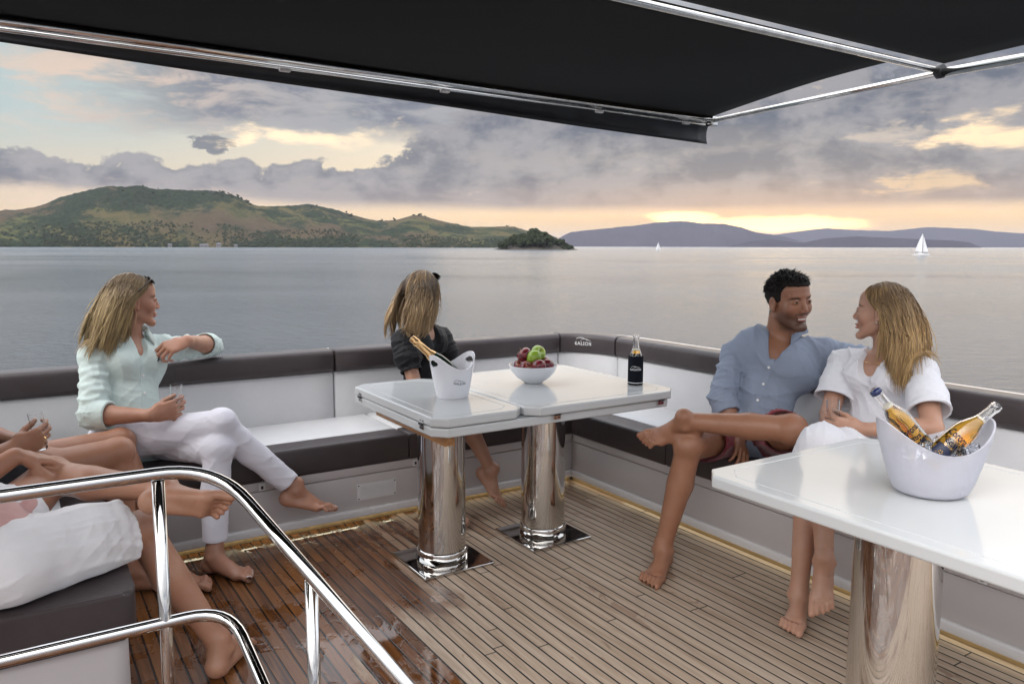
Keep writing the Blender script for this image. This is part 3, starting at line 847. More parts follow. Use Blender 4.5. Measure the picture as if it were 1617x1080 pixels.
# ------------------------------------------------------------------ implicit-surface modelling for the figures
def nv(*a): return np.array(a, np.float32)
def unit(v): v = np.asarray(v, np.float32); return v / max(1e-9, float(np.linalg.norm(v)))
def smin(a, b, k):
    if k <= 0: return np.minimum(a, b)
    h = np.clip(.5 + .5 * (b - a) / k, 0, 1)
    return b * (1 - h) + a * h - k * h * (1 - h)
def smax(a, b, k): return -smin(-a, -b, k)
def s_cone(P, a, b, ra, rb, flat=None, fs=1.):
    a = nv(*a); b = nv(*b); ab = b - a; L2 = float(ab @ ab) + 1e-12
    Q = P - a
    if flat is not None:
        n = unit(flat); Q = Q + (Q @ n)[..., None] * n * (1 / fs - 1)
        c_ = float(ab @ n); ab = ab + n * c_ * (1 / fs - 1); L2 = float(ab @ ab) + 1e-12
    t = np.clip((Q @ ab) / L2, 0, 1)
    dd = np.sqrt(((Q - t[..., None] * ab) ** 2).sum(-1)) - (ra + (rb - ra) * t)
    return dd * (min(1., fs) if flat is not None else 1.)
def s_ell(P, c_, r, Rm=None):
    Q = P - nv(*c_)
    if Rm is not None: Q = Q @ Rm
    r = nv(*r)
    k0 = np.sqrt(((Q / r) ** 2).sum(-1)); k1 = np.sqrt(((Q / (r * r)) ** 2).sum(-1)) + 1e-9
    return k0 * (k0 - 1) / k1

class Field:
    def __init__(s, lo, hi, h):
        s.lo = nv(*lo); s.h = h; s.n = [int(math.ceil((hi[i] - lo[i]) / h)) + 1 for i in range(3)]
        s.D = np.full(s.n, .2, np.float32)
        s.ax = [(s.lo[i] + h * np.arange(s.n[i])).astype(np.float32) for i in range(3)]
    def region(s, lo, hi, m):
        i0 = [max(0, int((lo[i] - m - s.lo[i]) / s.h)) for i in range(3)]
        i1 = [min(s.n[i], int((hi[i] + m - s.lo[i]) / s.h) + 2) for i in range(3)]
        if any(i1[i] <= i0[i] for i in range(3)): return None, None
        sl = tuple(slice(i0[i], i1[i]) for i in range(3))
        X_, Y_, Z_ = np.meshgrid(s.ax[0][sl[0]], s.ax[1][sl[1]], s.ax[2][sl[2]], indexing='ij')
        return sl, np.stack((X_, Y_, Z_), -1)
    def apply(s, lo, hi, k, fn, op='u'):
        sl, P = s.region(lo, hi, k + 3 * s.h)
        if sl is None: return
        dd = fn(P)
        if op == 'u': s.D[sl] = smin(s.D[sl], dd, k)
        elif op == 's': s.D[sl] = smax(s.D[sl], -dd, k)
        elif op == 'i': s.D[sl] = smax(s.D[sl], dd, k)
        elif op == 'add': s.D[sl] = s.D[sl] + dd
    def cone(s, a, b, ra, rb, k=.01, flat=None, fs=1., op='u', fold=None):
        R_ = max(ra, rb) + (abs(fold[1]) if fold else 0)
        lo = np.minimum(a, b) - R_; hi = np.maximum(a, b) + R_
        def fn(P):
            dd = s_cone(P, a, b, ra, rb, flat, fs)
            if fold:
                nf, amp, ph = fold
                A = nv(*a); ab = nv(*b) - A; L = float(np.linalg.norm(ab)); u = ab / L
                Q = P - A; t = (Q @ u)
                e1 = unit(np.cross(u, nv(.3, .2, 1.))); e2 = np.cross(u, e1)
                th = np.arctan2(Q @ e2, Q @ e1)
                w_ = np.sin(2 * PI * nf * t / L + 1.7 * np.sin(th + ph) + .8 * np.sin(2 * th + ph * 2)) 
                w2 = np.sin(2 * PI * nf * 1.9 * t / L - 2.1 * np.sin(th * 1. + ph * 3) + ph)
                dd = dd - amp * (np.maximum(w_, -.2) * .7 + w2 * .3)
            return dd
        s.apply(lo, hi, k, fn, op)
    def ell(s, c_, r, k=.01, Rm=None, op='u'):
        m = max(r)
        s.apply(nv(*c_) - m, nv(*c_) + m, k, lambda P: s_ell(P, c_, r, Rm), op)
    def chain(s, pts, rs, k=.01, **kw):
        for i in range(len(pts) - 1): s.cone(pts[i], pts[i + 1], rs[i], rs[i + 1], k, **kw)
    def plane_cut(s, p, n, lo, hi, k=.003):
        p = nv(*p); n = unit(n); s.apply(lo, hi, k, lambda P: (P - p) @ n, 'i')
    def ripple(s, amp, freq, seed, direction=None, region=None):
        """cloth wrinkles: warped ridges over the whole field near the surface"""
        rng = np.random.RandomState(seed)
        lo = s.lo if region is None else region[0]; hi = s.lo + s.h * np.array(s.n) if region is None else region[1]
        def fn(P):
            o = 0; 
            for q in range(5):
                d1 = unit(rng.randn(3)) if direction is None else unit(nv(*direction) + .25 * rng.randn(3).astype(np.float32))
                d2 = unit(rng.randn(3)); d3 = unit(rng.randn(3))
                f = freq * (1.0 + .45 * q)
                w_ = np.sin(f * (P @ d1) + 1.6 * np.sin(f * .45 * (P @ d2) + q) + rng.rand() * 6)
                m_ = .5 + .5 * np.sin(f * .33 * (P @ d3) + rng.rand() * 6)
                o = o + (.45 * (1 - np.abs(w_)) ** 2 + .75 * (1 - np.abs(w_)) ** 5) * m_ / (1 + .4 * q)
            return (-amp * (o - .5)).astype(np.float32)
        s.apply(lo, hi, 0, fn, 'add')
    def mesh(s):
        D = s.D; h = s.h
        ins = D < 0
        n0, n1, n2 = D.shape
        cnt = np.zeros((n0 - 1, n1 - 1, n2 - 1), np.int8)
        for i in (0, 1):
            for j in (0, 1):
                for k in (0, 1): cnt += ins[i:n0 - 1 + i, j:n1 - 1 + j, k:n2 - 1 + k]
        act = (cnt > 0) & (cnt < 8); I, J, K = np.nonzero(act); N = len(I)
        idx = np.full(act.shape, -1, np.int32); idx[I, J, K] = np.arange(N)
        co = [(i, j, k) for i in (0, 1) for j in (0, 1) for k in (0, 1)]
        val = np.stack([D[I + i, J + j, K + k] for i, j, k in co], 1)
        acc = np.zeros((N, 3), np.float32); c_ = np.zeros(N, np.float32)
        for a in range(8):
            for b in range(a + 1, 8):
                da = np.array(co[b]) - np.array(co[a])
                if np.abs(da).sum() != 1: continue
                va, vb = val[:, a], val[:, b]; m = (va < 0) != (vb < 0)
                t = np.where(m, va / np.where(m, va - vb, 1), 0)
                acc += np.where(m[:, None], np.array(co[a], np.float32) + t[:, None] * da.astype(np.float32), 0); c_ += m
        V_ = s.lo + h * (np.stack((I, J, K), 1) + acc / c_[:, None])
        quads = []
        for ax in range(3):
            sa = [slice(0, n0), slice(0, n1), slice(0, n2)]; sb = list(sa)
            sa[ax] = slice(0, D.shape[ax] - 1); sb[ax] = slice(1, D.shape[ax])
            A = ins[tuple(sa)]; B = ins[tuple(sb)]
            i, j, k = np.nonzero(A != B)
            g = [i, j, k]; o1, o2 = [q for q in range(3) if q != ax]
            ok = (g[o1] > 0) & (g[o2] > 0) & (g[o1] < D.shape[o1] - 1) & (g[o2] < D.shape[o2] - 1)
            g = [q[ok] for q in g]; flip = A[tuple(g)]
            def id_(d1, d2):
                q = [x.copy() for x in g]; q[o1] = q[o1] - d1; q[o2] = q[o2] - d2
                return idx[tuple(q)]
            q = np.stack((id_(1, 1), id_(0, 1), id_(0, 0), id_(1, 0)), 1)
            if ax == 1: flip = ~flip
            q[~flip] = q[~flip][:, ::-1]
            quads.append(q)
        F_ = np.concatenate(quads)
        F_ = F_[(F_ >= 0).all(1)]
        return V_, F_

def np_mesh(name, V_, F_, colors=None, relax=1):
    if relax:
        e = np.concatenate([F_[:, [0, 1]], F_[:, [1, 2]], F_[:, [2, 3]], F_[:, [3, 0]]])
        for _ in range(relax):
            acc = np.zeros_like(V_); cn = np.zeros(len(V_), np.float32)
            np.add.at(acc, e[:, 0], V_[e[:, 1]]); np.add.at(acc, e[:, 1], V_[e[:, 0]])
            np.add.at(cn, e[:, 0], 1); np.add.at(cn, e[:, 1], 1)
            V_ = V_ * .5 + .5 * acc / np.maximum(cn, 1)[:, None]
    me = bpy.data.meshes.new(name)
    me.vertices.add(len(V_)); me.vertices.foreach_set('co', V_.astype(np.float32).ravel())
    me.loops.add(len(F_) * 4); me.loops.foreach_set('vertex_index', F_.astype(np.int32).ravel())
    me.polygons.add(len(F_)); me.polygons.foreach_set('loop_start', np.arange(0, len(F_) * 4, 4, dtype=np.int32))
    me.update(calc_edges=True)
    me.polygons.foreach_set('use_smooth', np.ones(len(F_), bool))
    if colors is not None:
        at = me.color_attributes.new('tint', 'FLOAT_COLOR', 'POINT')
        c4 = np.ones((len(V_), 4), np.float32); c4[:, :3] = colors
        at.data.foreach_set('color', c4.ravel())
    return me

def put_mesh(name, me, m, parent):
    me.materials.append(m)
    o = bpy.data.objects.new(name, me); col.objects.link(o); o.parent = parent
    bpy.context.view_layer.update()
    me.transform(parent.matrix_world.inverted())
    return o

# ---- parts of a figure
def fwd_frame(fwd, up):
    f = unit(fwd); r = unit(np.cross(f, up)); u = np.cross(r, f)
    return np.stack((r, f, u), 1)        # columns: right, forward, up

def head_sdf(Q, male=False, smile=0.):
    """Q in head space (x right, y forward, z up), metres for a 0.225 m head"""
    d = s_ell(Q, (0, -.017, .034), (.072, .092, .083))
    d = smin(d, s_ell(Q, (0, .026, -.012), (.060, .062, .085)), .02)
    jr = .019 if male else .016; jx = .050 if male else .045
    for sx_ in (-1, 1):
        d = smin(d, s_cone(Q, (sx_ * jx, -.004, -.052), (sx_ * .016, .068, -.098), jr, .015), .022)
        d = smin(d, s_ell(Q, (sx_ * .040, .056, -.020), (.022, .022, .026)), .016)
    cy_, cr_ = (.072, .0145) if male else (.0655, .0125)
    d = smin(d, s_cone(Q, (-.010, cy_, -.099), (.010, cy_, -.099), cr_, cr_), .013)
    d = smin(d, s_ell(Q, (0, .040, .056), (.056, .044, .040)), .02)
    d = smin(d, s_ell(Q, (0, .070 if male else .0655, .030), (.050, .017 if male else .0165, .011 if male else .016)), .014)
    for sx_ in (-1, 1):
        d = smax(d, -s_ell(Q, (sx_ * .031, .098 if male else .0985, .008), (.019, .020 if male else .0175, .0125)), .012)
        d = smin(d, s_ell(Q, (sx_ * .031, .0735, .008), (.0175, .0145, .0125)), .003)     # lids over the eyeball
        d = smax(d, -s_ell(Q, (sx_ * .031, .0915, .0075), (.0135, .008, .0042)), .0015)     # eye opening
        # ears
        e = s_ell(Q, (sx_ * .076, -.010, -.004), (.0085, .019, .030))
        e = smax(e, -s_ell(Q, (sx_ * .086, -.006, .000), (.0075, .0115, .019)), .004)
        e = smin(e, s_ell(Q, (sx_ * .079, -.002, -.030), (.006, .008, .009)), .006)
        d = smin(d, e, .006)
    ny_, nr_ = (.1015, .0098) if male else (.0985, .0082)
    d = smin(d, s_cone(Q, (0, .080, .016), (0, ny_, -.025), .0072 if male else .0064, nr_), .010)
    for sx_ in (-1, 1): d = smin(d, s_ell(Q, (sx_ * (.0115 if male else .0098), .0915, -.030), (.0072, .010, .007)), .005)
    for sx_ in (-1, 1): d = smax(d, -s_ell(Q, (sx_ * .006, .0985, -.039), (.0032, .005, .0035)), .002)
    d = smin(d, s_ell(Q, (0, .0805, -.055), (.0235, .013, .0055)), .005)
    d = smin(d, s_ell(Q, (0, .0790, -.067), (.0195, .0125, .0065)), .005)
    d = smax(d, -s_ell(Q, (0, .0945, -.0610), (.024 if smile else .021, .014, .0042 if smile > .5 else .0016)), .002)
    d = smax(d, -s_ell(Q, (0, .094, -.083), (.022, .010, .006)), .008)
    if smile:
        for sx_ in (-1, 1):
            d = smax(d, -s_cone(Q, (sx_ * .024, .098, -.030), (sx_ * .034, .086, -.062), .003, .0025), .006)
    return d

class Figure:
    def __init__(s, spec):
        s.sp = spec; s.s = spec.get('s', 1.0)
        J = s.J = {k: nv(*v) for k, v in spec['J'].items()}
        s.right = unit(J['rsh'] - J['lsh'])
        s.up = unit(J['neck'] - J['pelvis']); s.fwd = unit(np.cross(s.up, s.right)); 
        s.headR = fwd_frame(nv(*spec['face']), nv(*spec.get('headup', (0, 0, 1))))
        s.hs = spec.get('hs', 1.0)
    def hq(s, P):      # world -> head space
        return ((P - s.J['head']) @ s.headR) / s.hs
    def hw(s, q):      # head space -> world
        return s.J['head'] + s.headR @ (nv(*q) * s.hs)
    def body(s, h=.004):
        J = s.J; g = s.sp.get('girth', 1.0) * s.s; sp = s.sp
        pts = np.stack(list(J.values())); lo = pts.min(0) - .17; hi = pts.max(0) + .17
        if 'clip' in sp: lo = np.maximum(lo, nv(*sp['clip'][0])); hi = np.minimum(hi, nv(*sp['clip'][1]))
        F = Field(lo, hi, h)
        tw = sp.get('torso', (.150, .115, .150))
        R3 = np.stack((s.right, s.fwd, s.up), 1)
        mid = J['pelvis'] * .5 + J['neck'] * .5; 
        F.cone(J['rhip'], J['lhip'], .088 * g, .088 * g, .03)
        F.cone(J['pelvis'], mid, .094 * g, .080 * g, .04, flat=s.fwd, fs=.8)
        ch = mid + (J['neck'] - mid) * .55
        F.ell(ch, (tw[0] * g * .92, tw[1] * g * .92, tw[2] * .95 * g), .04, R3)
        F.cone(J['rsh'] - s.up * .012, J['lsh'] - s.up * .012, .042 * g, .042 * g, .04)
        nk = J['neck']; ht = s.hw((0, -.022, -.035))
        nr = sp.get('neckr', .052)
        F.cone(nk - s.up * .02, ht, nr * 1.12 * g, nr * g, .025)
        F.cone(nk - s.up * .03, J['rsh'], nr * .75, .036 * g, .04); F.cone(nk - s.up * .03, J['lsh'], nr * .75, .036 * g, .04)
        # arms
        for sd_ in ('r', 'l'):
            a, b, c_ = J[sd_ + 'sh'], J[sd_ + 'el'], J[sd_ + 'wr']
            F.cone(a, b, .046 * g, .036 * g, .02)
            fm = b + (c_ - b) * .28
            F.cone(b, fm, .036 * g, .039 * g, .012); F.cone(fm, c_, .039 * g, .0235 * g, .012, flat=None)
            hd = sp.get(sd_ + 'hand')
            if hd: s.hand(F, c_, hd, 1 if sd_ == 'r' else -1)
        # legs
        s.nails = []
        for sd_ in ('r', 'l'):
            a, b, c_ = J[sd_ + 'hip'], J[sd_ + 'kn'], J[sd_ + 'an']
            F.cone(a, b, .084 * g, .054 * g, .02)
            e1, e2 = unit(a - b), unit(c_ - b); bk = unit(e1 + e2 + 1e-4)
            F.ell(b - bk * .006, (.052 * g,) * 3, .02)
            F.cone(b, c_, .046 * g, .031 * g, .012)
            c1 = b + (c_ - b) * .12 + bk * .012; c2 = b + (c_ - b) * .34 + bk * .018; c3 = b + (c_ - b) * .68 + bk * .005
            F.cone(c1, c2, .040 * g, .044 * g, .02); F.cone(c2, c3, .044 * g, .030 * g, .02)
            ft = sp.get(sd_ + 'foot')
            if ft: s.foot(F, c_, ft, 1 if sd_ == 'r' else -1, unit(b - c_))
        # head
        hc = J['head']
        F.apply(hc - .15, hc + .15, .016, lambda P: head_sdf(s.hq(P), sp.get('male', False), sp.get('smile', 0.)) * s.hs)
        for ex in sp.get('body_extra', []): ex(F, s)
        V_, Fa = F.mesh()
        return V_, Fa
    def hand(s, F, w, hd, side):
        g = s.s * hd.get('s', 1.0)
        d = unit(hd['dir']); n = unit(hd['palm']); n = unit(n - d * (n @ d)); lat = np.cross(d, n) * side   # lat: towards the thumb
        if hd.get('flip'): lat = -lat
        F.cone(w, w + d * .03 * g, .0235 * g, .026 * g, .012, flat=n, fs=.75)
        F.cone(w + d * .032 * g + lat * .008 * g, w + d * .075 * g + lat * .012 * g, .024 * g, .025 * g, .012, flat=n, fs=.50)
        F.cone(w + d * .030 * g - lat * .010 * g, w + d * .072 * g - lat * .018 * g, .022 * g, .021 * g, .012, flat=n, fs=.50)
        F.ell(w + d * .035 * g + lat * .022 * g + n * .008 * g, (.017 * g,) * 3, .012)
        curl = hd.get('curl', (.5, .55, .6, .65)); spread = hd.get('spread', .06)
        L = (.040, .043, .040, .033)
        tips = []
        for i in range(4):
            off = (.0285, .0095, -.0095, -.0270)[i] * g
            a = w + d * (.088, .092, .088, .080)[i] * g + lat * off
            ang = 0; dd = unit(d + lat * spread * (1.5 - i)); p = a
            F.cone(w + d * .06 * g + lat * off * .9, a, .0095 * g, .0092 * g, .004)
            rr = (.0088, .0090, .0086, .0076)[i] * g
            for q, fl in enumerate((1.0, .62, .50)):
                cu = curl[i] if not isinstance(curl[i], (tuple, list)) else curl[i][q]
                ang += cu
                v = dd * math.cos(ang) + n * math.sin(ang)
                p2 = p + v * L[i] * fl * g
                F.cone(p, p2, rr, rr * .90, .0015); rr *= .90; p = p2
            tips.append(p)
        t0 = w + d * .028 * g + lat * .020 * g + n * .006 * g
        th = hd.get('thumb', (.75, .55, .45)); v = unit(d * th[0] + lat * th[1] + n * th[2])
        t1 = t0 + v * .042 * g; v2 = unit(v + n * hd.get('tc', .3) + d * .25 - lat * .25); t2 = t1 + v2 * .032 * g; v3 = unit(v2 + n * .15); t3 = t2 + v3 * .022 * g
        F.cone(t0, t1, .0130 * g, .0108 * g, .006); F.cone(t1, t2, .0105 * g, .0098 * g, .003); F.cone(t2, t3, .0098 * g, .0082 * g, .003)
    def foot(s, F, an, ft, side, shin):
        g = s.s * ft.get('s', 1.0)
        f = unit(ft['dir']); u = unit(ft.get('up', shin)); u = unit(u - f * (u @ f)); r = np.cross(f, u); inn = -r * side
        def W(x, y, z_): return an + (f * x + inn * y + u * z_) * g
        F.cone(W(0, 0, .02), W(0, 0, -.01), .032 * g, .033 * g, .012)
        F.cone(W(-.006, 0, -.005), W(-.026, 0, -.044), .030 * g, .031 * g, .014)
        F.ell(W(-.026, 0, -.048), (.031 * g,) * 3, .01)
        F.cone(W(.012, .004, -.012), W(.085, .010, -.046), .031 * g, .021 * g, .02, flat=None)
        F.cone(W(-.01, -.008, -.055), W(.100, -.020, -.062), .022 * g, .016 * g, .016)
        F.cone(W(.02, .012, -.040), W(.118, .022, -.060), .022 * g, .0185 * g, .016)
        F.cone(W(.118, .022, -.060), W(.104, -.024, -.063), .0175 * g, .0145 * g, .012)
        F.cone(W(.07, 0, -.045), W(.112, 0, -.058), .024 * g, .017 * g, .015)
        for sy in (-1, 1): F.ell(W(.002, sy * .030, -.006), (.011 * g,) * 3, .012)
        cl = ft.get('curl', .0)
        spec_ = [(.122, .030, .182, .027, .0135, .0128), (.126, .010, .180, .009, .0092, .0086), (.122, -.006, .171, -.009, .0088, .0082), (.116, -.020, .160, -.024, .0085, .0080), (.108, -.032, .147, -.038, .0085, .0082)]
        for i, (x0, y0, x1, y1, r0, r1) in enumerate(spec_):
            a = W(x0, y0, -.060); xm = (x0 + x1) / 2
            m = W(xm, (y0 + y1) / 2, -.056 + .006 * (i > 0)); e = W(x1 - .004 * (i > 0), y1, -.064 - cl * .02)
            F.cone(a, m, r0 * g, r0 * .95 * g, .004); F.cone(m, e, r0 * .95 * g, r1 * g, .002)
            s.nails.append((W(x1 + .002, y1, -.056 - cl * .02 + .004 * (i == 0)), (.0075 if i == 0 else .005) * g))
    def torso(s, F, grow=.012, z0=None, shoulders=True, waist=.092, hem=None, belly=0.):
        """garment over the trunk"""
        J = s.J; g = s.sp.get('girth', 1.0) * s.s; tw = s.sp.get('torso', (.150, .115, .150))
        R3 = np.stack((s.right, s.fwd, s.up), 1)
        mid = J['pelvis'] * .5 + J['neck'] * .5; ch = mid + (J['neck'] - mid) * .55
        F.cone(J['pelvis'] + s.fwd * belly, mid + s.fwd * belly * .6, (waist + .014) * g + grow, waist * g + grow, .04, flat=s.fwd, fs=.82)
        F.ell(ch, (tw[0] * g * .95 + grow, tw[1] * g * .95 + grow, tw[2] * g + grow), .04, R3)
        if shoulders:
            a_, b_ = J['rsh'] - s.up * .012, J['lsh'] - s.up * .012; F.cone(a_, b_, .046 * g + grow, .046 * g + grow, .05)
            nk = J['neck'] - s.up * .030
            F.cone(nk, J['rsh'], .040, .038 * g + grow * .8, .04); F.cone(nk, J['lsh'], .040, .038 * g + grow * .8, .04)
        if s.sp.get('bust'):
            for sx_ in (-1, 1):
                F.ell(ch + s.right * sx_ * .062 + s.fwd * (tw[1] * g * .66) - s.up * .015, (.060, .058, .062), .035, R3)

def skin_colors(fig, V_, base, lips=(.42, .14, .12), brow=None, beard=None, scalp=None):
    n = len(V_); C_ = np.tile(np.array(base, np.float32), (n, 1))
    q = fig.hq(V_); x, y, z = q[:, 0], q[:, 1], q[:, 2]
    hd = (np.linalg.norm(q - nv(0, 0, 0), axis=1) < .16)
    def blend(m, c_):
        m = np.clip(m, 0, 1)[:, None]; C_[:] = C_ * (1 - m) + np.array(c_, np.float32) * m
    # warm cheeks, nose and ears
    for sx_ in (-1, 1): blend(.35 * np.exp(-(((x - sx_ * .042) / .02) ** 2 + ((z + .025) / .02) ** 2)) * hd * (y > .03), (base[0] * 1.0, base[1] * .72, base[2] * .7))
    blend(.4 * hd * np.exp(-(x / .014) ** 2 - ((z + .028) / .012) ** 2) * (y > .09), (base[0] * 1.0, base[1] * .68, base[2] * .65))
    if scalp is not None:
        lim = .058 + np.clip((.045 - y) * 1.1, -.02, .09) * -1.0 * -0
        m = hd & ((z > .084) & (y > .045) | (y <= .045) & (z > .066 - (.045 - y) * 1.25)) & (np.abs(x) < .074) & (z > -.06)
        blend(m * 1., scalp)
    if beard is not None:
        m = hd * np.clip((y + .022) / .03, 0, 1) / (1 + np.exp((z + .045 + .012 * np.cos(x * 40)) / .006)) * np.clip((z + .128) / .022, 0, 1) * np.clip((y - .0 + (z + .10) * .0 + .02) / .04, 0, 1)
        must = hd * np.exp(-((z + .045) / .006) ** 2) * (np.abs(x) < .03) * (y > .07)
        blend(.75 * np.maximum(m, must), beard)
    lipm = hd * (y > .075) * np.exp(-(x / .024) ** 4 - ((z + .0615) / .0105) ** 4)
    blend(.8 * lipm, lips)
    if brow is not None:
        for sx_ in (-1, 1):
            zz = .0245 - 6.0 * (x * sx_ - .032) ** 2 * 2
            blend(.92 * hd * (y > .05) * np.exp(-((x - sx_ * .033) / .019) ** 4 - ((z - zz) / .0045) ** 4), brow)
            blend(.6 * hd * (y > .06) * np.exp(-((x - sx_ * .031) / .0155) ** 6 - ((z - .0125) / .0022) ** 2), (.05, .03, .025))
    for p, r in fig.nails:
        dd = np.linalg.norm(V_ - p, axis=1); blend((dd < r) * .8, fig.sp.get('nail', (base[0] * 1.1, base[1] * 1.05, base[2] * 1.05)))
    # knees, heels and knuckles slightly redder: a low-frequency blotch
    blot = .5 + .5 * np.sin(V_[:, 0] * 37 + 2 * np.sin(V_[:, 1] * 29)) * np.sin(V_[:, 2] * 33 + V_[:, 1] * 21)
    C_ *= (1 - .08 * blot)[:, None]
    return C_

def skin_mat(name, rough=.42):
    def f(t, b):
        at = t.new('ShaderNodeAttribute'); at.attribute_name = 'tint'
        n = t.noise(t.obj(), 16, 6, .68); n2 = t.noise(t.obj(), 260, 3, .6); n4 = t.noise(t.obj(), 5, 3, .5)
        c_ = t.mix(t.lin(n, .32, .68, 0, .55), at.outputs['Color'], t.mix(1., at.outputs['Color'], (.84, .66, .60), 'MULTIPLY'))
        c_ = t.mix(t.lin(n4, .35, .65, 0, .35), c_, t.mix(1., c_, (1.18, 1.14, 1.10), 'MULTIPLY'))
        t.l.new(c_, b.inputs['Base Color'])
        t.l.new(t.lin(n, .3, .7, rough - .08, rough + .08), b.inputs['Roughness'])
        t.l.new(t.bump(t.m('ADD', n2, t.m('MULTIPLY', n, 1.2)), .16, .003), b.inputs['Normal'])
    return mat(name, rough=rough, spec=.45, sss=.12, build=f)
def hair_mat(name, rough=.42):
    def f(t, b):
        at = t.new('ShaderNodeAttribute'); at.attribute_name = 'tint'
        t.l.new(at.outputs['Color'], b.inputs['Base Color'])
        b.inputs['Anisotropic'].default_value = .5
    return mat(name, rough=rough, spec=.5, build=f)
def cloth_mat(name, c0, c1, rough=.85, weave=900, bump=.25, big=.0, sheen=.2):
    def f(t, b):
        p = t.obj()
        n = t.noise(p, 9, 5, .65); t.l.new(t.mix(n, c0, c1), b.inputs['Base Color'])
        f1 = t.noise(t.mapping(p, (weave, weave * .35, weave)), 1., 2); 
        f2 = t.m('MULTIPLY', t.m('ABSOLUTE', t.m('SUBTRACT', t.noise(p, 15, 4, .55, 1.6), .5)), 2.4)
        t.l.new(t.bump(t.m('ADD', t.m('MULTIPLY', f1, .12), t.m('MULTIPLY', f2, big)), bump, .004), b.inputs['Normal'])
        b.inputs['Sheen Weight'].default_value = sheen
    return mat(name, rough=rough, spec=.2, build=f)
M['skin'] = skin_mat('skin')
M['hair'] = hair_mat('hair_strands')
M['eye'] = mat('eyeball', (.75, .73, .70), .12)
M['iris'] = mat('iris_brown', (.05, .025, .012), .1)

def make_eyes(fig, parent, iris=None, look=(0, 1, 0)):
    for sx_ in (-1, 1):
        bm = bmesh.new(); c_ = fig.hw((sx_ * .031, .0745, .008)); lathe(bm, [(0, -.0125)] + [(.0125 * math.sin(a), -.0125 * math.cos(a)) for a in [PI * k / 12 for k in range(1, 12)]] + [(0, .0125)], 16, c_)
        bm.transform(parent.matrix_world.inverted())
        e = link('eye', bm, M['eye'], parent)
        bm = bmesh.new(); lk = fig.headR @ unit(look)
        lathe(bm, [(0, .0134), (.003, .0133), (.0064, .0114)], 14, c_, lk); bm.transform(parent.matrix_world.inverted())
        link('iris', bm, iris or M['iris'], e)

def strand_mesh(name, strands, parent, m=None):
    """strands: list of (points Nx3, radii N, colors Nx3); ribbons with a lens section (4 sides)"""
    Vs, Fs, Cs = [], [], []; base = 0
    for P, Rr, Cc in strands:
        n = len(P); P = np.asarray(P, np.float32)
        T = np.gradient(P, axis=0); T /= np.linalg.norm(T, axis=1)[:, None] + 1e-9
        a = np.cross(T, nv(.21, .35, .91)); a /= np.linalg.norm(a, axis=1)[:, None] + 1e-9
        b = np.cross(T, a)
        ring = np.stack([P + (a * math.cos(q) + b * math.sin(q)) * np.asarray(Rr)[:, None] for q in (0, 2 * PI / 3, 4 * PI / 3)], 1)
        Vs.append(ring.reshape(-1, 3)); Cs.append(np.repeat(np.asarray(Cc, np.float32), 3, 0))
        i = np.arange(n - 1)[:, None] * 3; k = np.arange(3)[None]
        Fs.append((np.stack((i + k, i + (k + 1) % 3, i + 3 + (k + 1) % 3, i + 3 + k), -1).reshape(-1, 4)) + base)
        base += 3 * n
    me = np_mesh(name, np.concatenate(Vs), np.concatenate(Fs), np.concatenate(Cs), relax=0)
    return put_mesh(name, me, m or M['hair'], parent)

